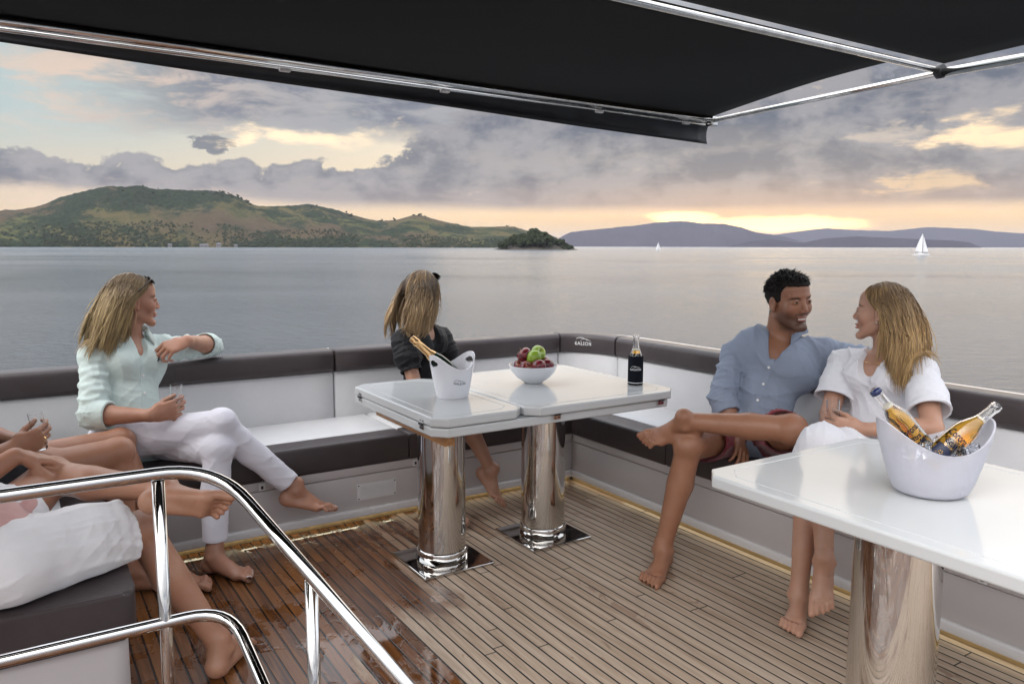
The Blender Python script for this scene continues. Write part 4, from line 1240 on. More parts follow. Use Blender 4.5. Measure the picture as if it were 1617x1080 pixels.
def long_hair(fig, parent, seed, n, length, part_x, pal, sweep_, clump=.5, colliders=(), minz=None, face_open=.055, clear=True, back=.25, rad=.0024, wave=.004, root_dark=(.05, .45)):
    """strands rooted on the scalp, combed away from a parting, falling over the shoulders"""
    rng = np.random.RandomState(seed); out = []
    cen = nv(0, -.017, .030); rad_h = nv(.078, .099, .092); step = .013
    g0 = fig.headR.T @ nv(0, 0, -1); sw = fig.headR.T @ nv(*sweep_)
    # hand-sized locks share a direction, so the strands gather instead of hanging evenly
    def hairline(y, z_): return y > -.016 + np.maximum(0., (z_ - .004) / .080) * .085
    P0 = []
    while len(P0) < n:
        v = rng.randn(3); v /= np.linalg.norm(v)
        if v[2] < -.35: continue
        p = cen + rad_h * v * .97
        if p[1] > .052 and p[2] < .075: continue
        if hairline(p[1], p[2]): continue
        if v[2] < -.05 and rng.rand() < .4: continue
        P0.append(p)
    p = np.array(P0, np.float32); v0 = (p - cen) / rad_h
    side = np.where(p[:, 0] > part_x, 1., -1.)[:, None]
    L = length * (.72 + .36 * rng.rand(n)); K = int(length * 1.08 / step)
    lk = 26; locks = cen + rad_h * (lambda q: q / np.linalg.norm(q, axis=1)[:, None])(rng.randn(lk * 3, 3)); 
    li = np.argmin(((p[:, None] - locks[None]) ** 2).sum(-1), 1)
    lock_off = rng.randn(lk * 3, 3)[li] * nv(.10, .10, .05); lock_ph = (rng.rand(lk * 3) * 6.28)[li]; lock_len = (.86 + .26 * rng.rand(lk * 3))[li]
    L = L * lock_len
    T_ = [p.copy()]
    dv = np.concatenate((side * .8, np.full((n, 1), -.35), np.full((n, 1), .25)), 1) - v0 * .3
    dv /= np.linalg.norm(dv, axis=1)[:, None]
    lift = (1.0 + rng.rand(n, 1) ** 2 * .07); fly = (rng.rand(n, 1) < .05) * .10
    for k in range(K):
        t = np.clip(k * step / L, 0, 1)[:, None]
        tgt = g0 + np.concatenate((side * .18, np.full((n, 1), -back), np.zeros((n, 1))), 1) * (1 - t) + sw * (.25 + .75 * t) + lock_off * t + nv(1, 0, 0) * 0
        tgt /= np.linalg.norm(tgt, axis=1)[:, None]
        dv = dv * .72 + tgt * .42 + rng.randn(n, 3) * (.022 + fly); dv /= np.linalg.norm(dv, axis=1)[:, None]
        p = p + dv * step
        for _ in range(2):
            q = (p - cen) / (rad_h * lift); r_ = np.linalg.norm(q, axis=1)[:, None]
            p = np.where(r_ < 1, cen + q / np.maximum(r_, 1e-6) * rad_h * lift, p)
        if clear:
            ym = -.016 + np.clip((p[:, 2] - .004) / .080, 0, 1) * .085
            m_ = (p[:, 2] > -.125) & (p[:, 1] > ym); p[:, 1] = np.where(m_, p[:, 1] + (ym - p[:, 1]) * .6, p[:, 1])
        for (cc, rr) in colliders:
            q = p - cc; d_ = np.linalg.norm(q, axis=1)[:, None]; p = np.where(d_ < rr, cc + q / np.maximum(d_, 1e-6) * rr, p)
        wv_ = wave * t * np.stack((np.sin(k * step * 21 + lock_ph), np.cos(k * step * 18 + lock_ph * 1.3), 0 * lock_ph), 1)
        T_.append(p + wv_)
    T_ = np.stack(T_, 1)
    W_all = (T_ * fig.hs) @ fig.headR.T + fig.J['head']
    c0, c1, c2 = [np.array(c_, np.float32) for c_ in pal]
    ulock = rng.rand(lk * 3)[li]
    for i in range(n):
        m_ = min(K + 1, max(6, int(L[i] / step) + 1)); W_ = W_all[i, :m_]
        t = np.linspace(0, 1, m_)[:, None]
        u = np.clip(.6 * ulock[i] + .5 * rng.rand() - .05, 0, 1); tip = c1 * (1 - u) + c2 * u
        kk = np.clip((t - root_dark[0]) / root_dark[1], 0, 1); dark = .74 + .44 * rng.rand()
        if rng.rand() < .22: kk = kk * .35
        Cc = (c0 * (1 - kk) + tip * kk) * dark
        rr_ = rad * (.6 + .8 * rng.rand()) * (1 - .8 * t[:, 0] ** 3)
        out.append((W_, rr_, Cc))
    return out
# ------------------------------------------------------------------ people
def limb_cloth(F, pts, rs, k=.012, fold=(5, .004, 0.), hollow=.0):
    for i in range(len(pts) - 1):
        F.cone(pts[i], pts[i + 1], rs[i], rs[i + 1], k, fold=(fold[0], fold[1], fold[2] + i) if fold else None)
def trim_end(F, p, d_, r, deep=.03, wall=.011):
    """flat, hollow end of a sleeve or trouser leg at p, running along d_"""
    p = nv(*p); d_ = unit(d_)
    def cut(P):
        t = (P - p) @ d_; rad = np.linalg.norm(P - p - t[..., None] * d_, axis=-1)
        return np.maximum(np.maximum(-t, rad - r * 1.45), t - .06)
    F.apply(p - r * 2.0, p + d_ * .12 + r * 2.0, .0015, cut, 's')
    F.cone(p - d_ * deep, p, (r - wall) * .62, r - wall, .003, op='s'); F.cone(p, p + d_ * .05, r - wall, r - wall, .003, op='s')
def build_cloth(name, F, m, parent, relax=1):
    V_, Q = F.mesh()
    return put_mesh(name, np_mesh(name, V_, Q, relax=relax), m, parent)
def sleeve(F, pts, rs, end=None, d_=None, r=.05, fold=(4, .005, 0.), k=.015, join=.014, cuff=None, wall=.012, rip=(.006, 30, 1)):
    """a hollow-ended sleeve or trouser leg made on its own and then joined to the garment"""
    G = Field(F.lo, F.lo + F.h * (np.array(F.n) - 1.001), F.h)
    n = [min(a, b) for a, b in zip(G.n, F.n)]
    for i in range(len(pts) - 1): G.cone(pts[i], pts[i + 1], rs[i], rs[i + 1], k, fold=(fold[0], fold[1], fold[2] + i) if fold else None)
    if rip: G.ripple(*rip, region=bounds(pts, .12))
    if cuff: G.cone(cuff[0], cuff[1], cuff[2], cuff[2], .004)
    if end is not None: trim_end(G, end, d_, r, .045, wall)
    sl = tuple(slice(0, q) for q in n)
    F.D[sl] = smin(F.D[sl], G.D[sl], join)
def bounds(pts, m):
    P = np.stack([nv(*p) for p in pts]); return P.min(0) - m, P.max(0) + m
def lerp(a, b, t): return nv(*a) * (1 - t) + nv(*b) * t

def make_person(spec):
    fig = Figure(spec)
    root = empty('person', tuple(float(v) for v in spec['base']), label=spec['label'], cat='person')
    bpy.context.view_layer.update()
    V_, Q = fig.body()
    cols = skin_colors(fig, V_, spec['skin'], lips=spec.get('lips', (.40, .13, .11)), brow=spec.get('brow'), beard=spec.get('beard'), scalp=spec.get('scalp'))
    put_mesh('body', np_mesh('body', V_, Q, cols, relax=0), M['skin'], root)
    if spec.get('eyes', True): make_eyes(fig, root, look=spec.get('look', (0, 1, 0)))
    return fig, root

def collar(fig, parent, m, up_off=.0, r0=.060, open_=.55, h_=.034, tip=.03, tilt=.25, name='collar'):
    J = fig.J; bm = bmesh.new(); rows = []
    n = 40
    c0 = J['neck'] + fig.up * up_off + fig.fwd * .004
    for i in range(n + 1):
        th = open_ + (2 * PI - 2 * open_) * i / n       # 0 = front
        e = abs(i / n - .5) * 2
        dir_ = fig.fwd * math.cos(th) + fig.right * math.sin(th)
        drop = -.040 * math.cos(th) - .012
        tipd = max(0, (e - .80) / .20)
        prof = [(r0, .0), (r0 + .001, h_ * .95), (r0 + .006, h_ * 1.04), (r0 + .016, h_ * .55), (r0 + .028 + tip * .5 * tipd, -.004 - tip * tipd)]
        rows.append([bm.verts.new(tuple(c0 + dir_ * a + fig.up * (b + drop) )) for a, b in prof])
    for A, B in zip(rows, rows[1:]):
        for k in range(4): f = bm.faces.new((A[k], B[k], B[k + 1], A[k + 1])); f.smooth = True
    solidify(bm, .0025)
    bm.transform(parent.matrix_world.inverted())
    return link(name, bm, m, parent)

from mathutils.bvhtree import BVHTree
def front_pts(obj_, fig, pts, lift=.001, dirv_=None):
    """drop points from in front of the chest on to the garment"""
    me = obj_.data; mw = obj_.matrix_world
    bvh = BVHTree.FromPolygons([mw @ v.co for v in me.vertices], [tuple(p.vertices) for p in me.polygons])
    out = []
    dv = Vector(tuple(float(x) for x in (-(fig.fwd if dirv_ is None else unit(dirv_)))))
    for p in pts:
        o = Vector(tuple(float(x) for x in p)) - dv * .4
        hit = bvh.ray_cast(o, dv, 1.0)
        if hit[0] is None: continue
        out.append((hit[0] + hit[1] * lift, hit[1]))
    return out
def placket(obj_, fig, m, p0, p1, w_=.028, n=26, parent=None, buttons=(), bm_mat=None, bow=.0):
    L, Rr = [], []
    pts = []
    for i in range(n + 1):
        t = i / n; c_ = lerp(p0, p1, t) + fig.right * bow * math.sin(PI * t)
        pts += [c_ - fig.right * w_ / 2, c_ + fig.right * w_ / 2]
    hp = front_pts(obj_, fig, pts, .0012)
    if len(hp) < len(pts): 
        hp = hp[:len(hp) // 2 * 2]
    bm = bmesh.new(); vs = [bm.verts.new(h_[0]) for h_ in hp]
    for i in range(0, len(vs) - 3, 2):
        if (vs[i].co - vs[i + 2].co).length < .06: bm.faces.new((vs[i], vs[i + 1], vs[i + 3], vs[i + 2]))
    solidify(bm, -.0015)
    bm.transform(obj_.matrix_world.inverted()); link('placket', bm, m, obj_, smooth=60)
    for t in buttons:
        h_ = front_pts(obj_, fig, [lerp(p0, p1, t) + fig.right * bow * math.sin(PI * t)], .0028)
        if not h_: continue
        bm = bmesh.new(); lathe(bm, [(0, 0), (.0055, 0), (.006, .0012), (.0045, .002), (0, .0014)], 12, h_[0][0], h_[0][1]); bm.transform(obj_.matrix_world.inverted())
        link('button', bm, bm_mat, obj_)

M['button'] = mat('button', (.75, .74, .72), .3)
M['gold'] = mat('gold', (.80, .52, .22), .2, metal=1.)
M['sunglass'] = mat('dark_lens', (.010, .008, .008), .08, spec=.6)
def sunglasses(fig, q0, tilt, label):
    """a pair pushed up into the hair; q0 in head space"""
    root = empty('sunglasses', tuple(float(v) for v in fig.hw(q0)), label=label, cat='sunglasses')
    bpy.context.view_layer.update()
    Rl = np.array(Matrix.Rotation(tilt, 3, 'X'))
    def W(x, y, z_): return Vector(tuple(float(v) for v in fig.hw(nv(*q0) + Rl @ nv(x, y, z_))))
    for sx_ in (-1, 1):
        bm = bmesh.new(); lens = []
        ctr = bm.verts.new(W(sx_ * .034, .006, -.002)); 
        ring = [bm.verts.new(W(sx_ * (.034 + .027 * math.cos(a)), .002 - .12 * (.027 * math.cos(a)) ** 2 * 40 * .1 - (.006 if sx_ * 1 else 0) * abs(math.cos(a)) * .5, .021 * math.sin(a) - .002)) for a in [2 * PI * k / 20 for k in range(20)]]
        for k in range(20): f = bm.faces.new((ctr, ring[k], ring[(k + 1) % 20])); f.smooth = True
        solidify(bm, .002)
        bm.transform(root.matrix_world.inverted()); link('lens', bm, M['sunglass'], root)
        bm = bmesh.new(); tube(bm, [W(sx_ * (.034 + .0275 * math.cos(a)), .0005 - .003 * abs(math.cos(a)), .0215 * math.sin(a) - .002) for a in [2 * PI * k / 20 for k in range(20)]], .0022, 8, closed=True)
        bm.transform(root.matrix_world.inverted()); link('rim', bm, M['sunglass'], root)
        bm = bmesh.new(); tube(bm, [W(sx_ * .062, -.002, .006), W(sx_ * .078, -.012, .006), W(sx_ * .084, -.06, .003), W(sx_ * .082, -.105, -.006), W(sx_ * .080, -.125, -.022)], .0024, 8)
        bm.transform(root.matrix_world.inverted()); link('temple', bm, M['sunglass'], root)
    bm = bmesh.new(); tube(bm, [W(-.009, .002, .004), W(0, .005, .007), W(.009, .002, .004)], .0024, 8); bm.transform(root.matrix_world.inverted()); link('bridge', bm, M['sunglass'], root)
    return root

PEOPLE = {}
# ================= man in the blue shirt =================
C = dict(base=(2.7, 2.28, .40), label='bearded man in rolled-sleeve light blue shirt and red shorts with one leg crossed', male=True, s=1.06, girth=1.04, hs=1.06,
    J=dict(pelvis=(2.72, 2.29, .485), neck=(2.895, 2.28, .885), head=(2.855, 2.225, 1.060),
           rsh=(2.765, 2.433, .807), rel=(2.584, 2.344, .640), rwr=(2.56, 2.235, .505), lsh=(2.985, 2.135, .845), lel=(3.185, 1.96, .80), lwr=(3.04, 1.80, .835),
           rhip=(2.70, 2.37, .475), rkn=(2.24, 2.195, .505), ran=(2.155, 2.239, .082), lhip=(2.76, 2.19, .485), lkn=(2.475, 1.893, .605), lan=(2.205, 2.185, .615)),
    face=(-.22, -.975, -.03), headup=(-.08, -.10, 1), skin=(.30, .15, .092), lips=(.34, .12, .09), brow=(.018, .012, .010), beard=(.050, .030, .022), scalp=(.02, .014, .012),
    smile=.6, torso=(.165, .118, .112), neckr=.060, look=(.05, 1, 0),
    rhand=dict(dir=(-.35, -.62, -.45), palm=(-.5, .1, -.85), curl=(.35, .4, .45, .5)), lhand=dict(dir=(-.75, -.3, .15), palm=(-.3, .2, -.9)),
    rfoot=dict(dir=(-.80, -.50, 0), up=(0, 0, 1), s=1.06), lfoot=dict(dir=(-.60, .70, -.22), up=(.40, .25, -.05), s=1.04))
C['lfoot']['up'] = (-.45, -.30, .80)
fig, root = make_person(C); PEOPLE['C'] = (fig, root); J = fig.J
M['shirt_blue'] = cloth_mat('chambray', (.215, .255, .335), (.265, .305, .385), weave=1400, bump=.45, big=.8, sheen=.05)
F = Field(*bounds([J['pelvis'], J['neck'], J['rsh'], J['lsh'], J['rel'], J['rwr'], J['lel'], J['lhip']], .14), .005)
fig.torso(F, .014, waist=.108)
F.cone(J['pelvis'] - fig.up * .02, lerp(J['pelvis'], J['neck'], .35), .135, .125, .03, flat=fig.fwd, fs=.85)
cf = lerp(J['rel'], J['rwr'], .42)
F.ripple(.0085, 26, 4)
sleeve(F, [J['rsh'] - fig.up * .01, J['rel'], cf], [.062, .057, .053], cf, J['rwr'] - J['rel'], .056, (4, .006, .3), cuff=(lerp(J['rel'], J['rwr'], .22), cf, .057), rip=(.008, 34, 5))
sleeve(F, [J['lsh'] - fig.up * .01, J['lel']], [.062, .056], None, None, 0, (4, .005, 1.3))
F.cone(J['neck'] - fig.fwd * .01, fig.hw((0, .0, -.06)), .060, .068, .004, op='s')
vb = lerp(J['pelvis'], J['neck'], .70) + fig.fwd * .135
F.cone(J['neck'] + fig.fwd * .10 + fig.up * .01, vb, .062, .012, .004, op='s')
sh = build_cloth('shirt', F, M['shirt_blue'], root)
M['collar_in'] = cloth_mat('collar_print', (.22, .10, .14), (.12, .14, .24), bump=.2)
collar(fig, sh, M['shirt_blue'], up_off=.044, r0=.070, open_=.45, tip=.04)
collar(fig, sh, M['collar_in'], up_off=.044, r0=.0675, open_=.9, h_=.032, tip=-.02, name='collar_lining')
placket(sh, fig, M['shirt_blue'], lerp(J['pelvis'], J['neck'], .73), J['pelvis'] - fig.up * .02, .026, buttons=(.12, .34, .56, .78), bm_mat=M['button'], bow=.004)
# breast pocket
pk0 = lerp(J['pelvis'], J['neck'], .72) - fig.right * .085
pp = []
for i in range(9):
    for j in range(9):
        wv_ = (.5 - abs(i / 8 - .5)) ; pp.append(pk0 + fig.right * (.055 * (.5 - i / 8)) * 2 * .95 + fig.up * (.045 - (.115 * j / 8) - (.012 * min(1, wv_ * 3) * (j / 8))))
hp = front_pts(sh, fig, pp, .0022)
if len(hp) == 81:
    bm = bmesh.new(); vs = [bm.verts.new(h_[0]) for h_ in hp]
    for i in range(8):
        for j in range(8): bm.faces.new((vs[i * 9 + j], vs[i * 9 + j + 1], vs[i * 9 + j + 10], vs[i * 9 + j + 9]))
    solidify(bm, .002); bm.transform(sh.matrix_world.inverted())
    link('pocket', bm, M['shirt_blue'], sh, smooth=60)
M['shorts_red'] = cloth_mat('red_shorts', (.15, .018, .028), (.21, .028, .042), bump=.3, big=.3)
F = Field(*bounds([J['rhip'], J['lhip'], lerp(J['rhip'], J['rkn'], .75), lerp(J['lhip'], J['lkn'], .75)], .15), .005)
F.cone(J['rhip'], J['lhip'], .115, .115, .02)
e1 = lerp(J['rhip'], J['rkn'], .66); e2 = lerp(J['lhip'], J['lkn'], .60)
F.cone(J['rhip'], e1, .112, .092, .03); F.cone(J['lhip'], e2, .105, .090, .03)
F.ripple(.008, 34, 9)
trim_end(F, e1, J['rkn'] - J['rhip'], .097, .05); trim_end(F, e2, J['lkn'] - J['lhip'], .095, .05)
F.plane_cut((0, 0, .403), (0, 0, -1), F.lo, F.lo + .8)
build_cloth('shorts', F, M['shorts_red'], root)
# short dark hair: a close cap with a thick combed top
F = Field(J['head'] - .17, J['head'] + .17, .004)
def cap(P):
    q = fig.hq(P); 
    d_ = s_ell(q, (0, -.019, .040), (.079, .099, .090))
    d_ = smin(d_, s_ell(q, (0, .042, .060), (.061, .050, .044)), .02)
    d_ = smin(d_, s_ell(q, (0, .022, .088), (.057, .054, .030)), .02)
    # hairline: cut everything in front of / below
    line = np.where(q[..., 1] > .040, q[..., 2] - .070, q[..., 2] - (.070 - (.040 - q[..., 1]) * 1.55))
    line = np.maximum(line, -(.062 + q[..., 2]))
    line = np.minimum(line, q[..., 2] + .052)
    burn = (q[..., 1] < .030) & (q[..., 1] > -.002)
    line = np.where(burn, q[..., 2] + .018, line)
    return smax(d_, -line, .004)
F.apply(J['head'] - .16, J['head'] + .16, 0, cap)
F.ripple(.004, 110, 21)
hair = build_cloth('hair', F, mat('dark_hair', (.012, .009, .008), .75, spec=.2), root)
st = []; rng = np.random.RandomState(5)
for _ in range(2600):
    v = unit(rng.randn(3)); 
    if v[2] < .0: continue
    p = nv(0, -.019, .040) + nv(.076, .096, .088) * v
    if _ % 4 == 0: p = nv(0, .022, .088) + nv(.054, .052, .029) * v
    if p[1] > .030 and p[2] < .082: continue
    if p[2] < .050 and p[1] > -.02: continue
    top = max(0, (p[2] - .06) / .07)
    dr = unit(nv(.45 + rng.randn() * .3, .55 * top + .25 + rng.randn() * .25, -.1 + .5 * top) * 1 + v * (.10 + .10 * top))
    L = .012 + .020 * top
    P = [p + dr * L * t + nv(0, 0, -.25) * L * t * t for t in np.linspace(0, 1, 5)]
    W_ = np.array(P) * fig.hs @ fig.headR.T + J['head']
    c_ = np.array((.014, .010, .009)) * (.6 + 1.0 * rng.rand())
    st.append((W_, .0030 * np.array((1, 1, .85, .6, .15)) * (.6 + .4 * rng.rand()), np.tile(c_, (5, 1))))
strand_mesh('hair_tufts', st, hair)
bm = bmesh.new()    # teeth
vs_ = []
for i in range(9):
    x = -.019 + .038 * i / 8; y = .0855 - 16 * x * x
    vs_.append((fig.hw((x, y, -.0575)), fig.hw((x * .93, y - .001, -.0640))))
for a, b in zip(vs_, vs_[1:]):
    bm.faces.new([bm.verts.new(tuple(float(k) for k in p)) for p in (a[0], b[0], b[1], a[1])])
solidify(bm, .003)
bm.transform(root.matrix_world.inverted()); link('teeth', bm, mat('teeth', (.60, .57, .53), .3), root)

# ================= woman in white beside him =================
D = dict(base=(2.8, 1.76, .40), label='blonde woman in white short-sleeved wrap dress turned towards the man beside her', s=1.0, girth=.98, hs=.97,
    J=dict(pelvis=(2.78, 1.76, .50), neck=(2.870, 1.765, .880), head=(2.845, 1.785, 1.045),
           rsh=(2.845, 1.935, .835), rel=(2.71, 1.895, .640), rwr=(2.58, 1.78, .56), lsh=(2.83, 1.60, .840), lel=(2.70, 1.475, .665), lwr=(2.575, 1.66, .640),
           rhip=(2.76, 1.83, .485), rkn=(2.385, 1.735, .515), ran=(2.278, 1.678, .080), lhip=(2.76, 1.68, .49), lkn=(2.40, 1.705, .595), lan=(2.305, 1.602, .222)),
    face=(-.36, .93, .05), headup=(.06, 0, 1), skin=(.44, .26, .185), lips=(.45, .16, .14), brow=(.09, .05, .03), scalp=(.16, .09, .04), bust=True,
    torso=(.138, .100, .105), neckr=.046,
    rhand=dict(dir=(-.3, -.8, -.1), palm=(-.3, .2, -.9), curl=(.4, .4, .4, .4)), lhand=dict(dir=(-.62, .76, .05), palm=(.72, .58, .0), curl=(.62, .68, .72, .78), thumb=(.75, .45, .55)),
    rfoot=dict(dir=(-.86, -.50, 0), up=(0, 0, 1), s=.98), lfoot=dict(dir=(-.62, -.36, -.62), up=(-.6, -.3, .8), s=.95))
fig, root = make_person(D); PEOPLE['D'] = (fig, root); J = fig.J
M['dress_white'] = cloth_mat('white_cotton', (.62, .62, .66), (.70, .70, .74), bump=.5, big=.9, sheen=.05)
F = Field(*bounds([J['pelvis'], J['neck'], J['rsh'], J['lsh'], J['rkn'], J['lkn'], lerp(J['lsh'], J['lel'], .9)], .13), .004)
fig.torso(F, .012, waist=.096)
SL = []
for sd_, ph in (('r', .2), ('l', 1.4)):
    a, b = J[sd_ + 'sh'], J[sd_ + 'el']; e = lerp(a, b, .72)
    SL.append((a - fig.up * .014, lerp(a, b, .42), e, b - a, ph))
hipm = lerp(J['rhip'], J['lhip'], .5)
F.cone(J['rhip'], J['lhip'], .118, .118, .03)
for a, b in ((J['rhip'], J['rkn']), (J['lhip'], J['lkn'])): F.cone(a, b, .105, .074, .05)
F.cone(J['lkn'], J['lkn'] + (J['lan'] - J['lkn']) * .3, .078, .085, .03)
F.ripple(.0085, 30, 14)
for a, m_, e, dd_, ph in SL: sleeve(F, [a, m_, e], [.056, .068, .076], e, dd_, .077, (1.2, .003, ph), wall=.013, rip=(.004, 22, 3))
kc = J['lkn'] + (J['lan'] - J['lkn']) * .34; trim_end(F, kc, J['lan'] - J['lkn'], .09, .04)
F.cone(J['neck'] - fig.fwd * .01, fig.hw((0, 0, -.06)), .072, .080, .004, op='s')
F.cone(J['neck'] + fig.fwd * .085 + fig.up * .03, lerp(J['pelvis'], J['neck'], .54) + fig.fwd * .150, .066, .010, .004, op='s')
F.plane_cut((0, 0, .403), (0, 0, -1), F.lo, F.lo + .9)
dr = build_cloth('dress', F, M['dress_white'], root)
# gathered waist seam
pal = ((.13, .078, .038), (.60, .40, .18), (.38, .23, .10))
colls = []
Lc = lambda w_: (fig.headR.T @ (nv(*w_) - J['head'])) / fig.hs
tors = [(Lc(lerp(J['pelvis'], J['neck'], .74)), .150), (Lc(J['lsh']), .082), (Lc(J['rsh']), .082), (Lc(J['neck'] + fig.up * .03), .068)]
st = long_hair(fig, root, 3, 5200, .33, .01, pal, (-.22, -.02, -.45), colliders=tors, back=.48, rad=.0014, wave=.012)
F = Field(J['head'] - .17, J['head'] + .17, .004)
def cap_long(fig, P, line_y=.030, thick=.0):
    q = fig.hq(P); d_ = s_ell(q, (0, -.020, .038), (.0755 + thick, .0960 + thick, .0880 + thick))
    line = np.where(q[..., 1] > .030, q[..., 2] - .078, q[..., 2] - (.078 - (.030 - q[..., 1]) * 1.9))
    line = np.where(q[..., 1] < -.02, q[..., 2] + .085, line)
    return smax(d_, -line, .004)
F.apply(J['head'] - .16, J['head'] + .16, 0, lambda P: cap_long(PEOPLE['D'][0], P))
V_, Q = F.mesh(); hair = put_mesh('hair', np_mesh('hair', V_, Q, np.tile(np.array((.14, .085, .042)), (len(V_), 1)), relax=1), M['hair'], root)
strand_mesh('hair_strands', st, hair)
bm = bmesh.new(); ep = fig.hw((-.079, -.002, -.036)); lathe(bm, [(0, -.0045), (.004, -.002), (.0045, 0), (.004, .002), (0, .0045)], 12, ep); bm.transform(root.matrix_world.inverted()); link('pearl_earring', bm, mat('pearl', (.8, .78, .72), .15), root)
# fine necklace
bm = bmesh.new(); pts = []
for i in range(41):
    th = 2 * PI * i / 40; c_ = J['neck'] + fig.up * (-.012 - .035 * (1 + math.cos(th)) * .5) + fig.fwd * (.078 * math.cos(th) + .012 * (1 + math.cos(th))) + fig.right * .068 * math.sin(th)
    pts.append(Vector(tuple(float(v) for v in c_)))
tube(bm, pts[:-1], .0013, 6, closed=True); bm.transform(root.matrix_world.inverted()); link('necklace', bm, M['gold'], root)

# ================= woman in the mint shirt =================
A = dict(base=(.38, 3.6, .40), label='woman in mint shirt and white trousers looking out to sea, arm on the backrest', s=1.04, girth=.98, hs=.97,
    J=dict(pelvis=(.37, 3.60, .495), neck=(.405, 3.725, .890), head=(.432, 3.715, 1.060),
           rsh=(.262, 3.66, .842), rel=(.236, 3.505, .620), rwr=(.425, 3.36, .625), lsh=(.545, 3.79, .845), lel=(.780, 3.93, .822), lwr=(.622, 3.625, .885),
           rhip=(.31, 3.56, .49), rkn=(.683, 3.285, .570), ran=(.965, 3.25, .262), lhip=(.44, 3.65, .48), lkn=(.655, 3.25, .475), lan=(.604, 3.148, .082)),
    face=(.995, .06, -.02), headup=(0, 0, 1), skin=(.41, .22, .15), lips=(.42, .15, .13), brow=(.10, .06, .035), scalp=(.15, .09, .05), nail=(.62, .58, .57), bust=True,
    torso=(.140, .098, .105), neckr=.047,
    rhand=dict(dir=(.92, -.10, .18), palm=(.15, .97, .0), curl=(.62, .68, .72, .78), thumb=(.8, .4, .5)), lhand=dict(dir=(-.86, -.32, -.22), palm=(-.25, .45, -.80), curl=(.75, .8, .85, .9), flip=False),
    rfoot=dict(dir=(.90, -.32, -.22), up=(.3, 0, .95), s=.98), lfoot=dict(dir=(.60, -.80, 0), up=(0, 0, 1), s=.98))
fig, root = make_person(A); PEOPLE['A'] = (fig, root); J = fig.J
M['shirt_mint'] = cloth_mat('mint_cotton', (.49, .58, .555), (.55, .635, .61), bump=.45, big=.8, sheen=.05)
F = Field(*bounds([J['pelvis'], J['neck'], J['rsh'], J['lsh'], J['rel'], J['lel'], lerp(J['rel'], J['rwr'], .5)], .15), .005)
fig.torso(F, .016, waist=.098)
F.cone(J['pelvis'] + fig.up * .0, lerp(J['pelvis'], J['neck'], .35), .128, .120, .03, flat=fig.fwd, fs=.88)
cf = lerp(J['rel'], J['rwr'], .30)
cl = lerp(J['lel'], J['lwr'], .30)
F.ripple(.0085, 26, 31)
sleeve(F, [J['rsh'] - fig.up * .012, J['rel'], cf], [.058, .058, .053], cf, J['rwr'] - J['rel'], .060, (4, .006, .3), cuff=(lerp(J['rel'], J['rwr'], .08), cf, .060), rip=(.008, 34, 6))
sleeve(F, [J['lsh'] - fig.up * .012, J['lel']], [.056, .054], None, None, 0, (4, .007, 2.), rip=(.008, 34, 7))
sleeve(F, [J['lel'] + (J['lel'] - J['lwr']) * .10, cl], [.050, .056], cl, J['lwr'] - J['lel'], .060, (2, .003, 1.), join=.006, rip=(.005, 50, 8))
F.cone(J['neck'] - fig.fwd * .01, fig.hw((0, 0, -.07)), .056, .066, .004, op='s')
F.cone(J['neck'] + fig.fwd * .07 + fig.up * .03, lerp(J['pelvis'], J['neck'], .66) + fig.fwd * .130, .036, .006, .004, op='s')
sh = build_cloth('shirt', F, M['shirt_mint'], root)
collar(fig, sh, M['shirt_mint'], up_off=.044, r0=.063, open_=.55, tip=.04)
placket(sh, fig, M['shirt_mint'], lerp(J['pelvis'], J['neck'], .70), J['pelvis'] + fig.up * .0, .026, buttons=(.15, .42, .68, .92), bm_mat=M['button'], bow=-.006)
# tiny embroidered rider emblem on the chest
ec = lerp(J['pelvis'], J['neck'], .74) - fig.right * .060
hp = front_pts(sh, fig, [ec + fig.right * a + fig.up * b for a, b in ((-.003, .014), (.003, .012), (.004, .004), (.0065, -.012), (.002, -.015), (.001, -.006), (-.003, -.010), (-.006, -.004), (-.002, .004))], .002)
if len(hp) > 5:
    bm = bmesh.new(); bm.faces.new([bm.verts.new(h_[0]) for h_ in hp]); bm.transform(sh.matrix_world.inverted()); link('emblem', bm, M['logo_dark'], sh)
M['jeans_white'] = cloth_mat('white_denim', (.62, .61, .68), (.70, .69, .75), weave=1500, bump=.25, big=.2)
F = Field(*bounds([J['rhip'], J['lhip'], J['rkn'], J['lkn'], J['ran'], J['lan']], .14), .0045)
F.cone(J['rhip'], J['lhip'], .104, .100, .02)
g = fig.s * .98
for sd_, fr in (('r', .90), ('l', .86)):
    a, b, c_ = J[sd_ + 'hip'], J[sd_ + 'kn'], J[sd_ + 'an']
    e1, e2 = unit(a - b), unit(c_ - b); bk = unit(e1 + e2 + 1e-4)
    F.cone(a, b, .092 * g, .061 * g, .02); F.ell(b - bk * .008, (.060,) * 3, .02)
    e = lerp(b, c_, fr)
    F.cone(b, e, .053 * g, .043 * g, .012)
    F.cone(b + (c_ - b) * .12 + bk * .012, b + (c_ - b) * .38 + bk * .018, .047 * g, .050 * g, .02); F.cone(b + (c_ - b) * .38 + bk * .018, e, .050 * g, .043 * g, .02)
F.ripple(.0030, 24, 8)
for sd_, fr in (('r', .90), ('l', .86)):
    b, c_ = J[sd_ + 'kn'], J[sd_ + 'an']; trim_end(F, lerp(b, c_, fr), c_ - b, .046 * g, .03)
F.plane_cut((0, 0, .403), (0, 0, -1), F.lo, nv(F.lo[0] + 1.0, 3.9, 1), k=.003) if False else None
build_cloth('trousers', F, M['jeans_white'], root)
pal = ((.13, .085, .045), (.56, .42, .21), (.34, .23, .11))
Lc = lambda w_: (fig.headR.T @ (nv(*w_) - J['head'])) / fig.hs
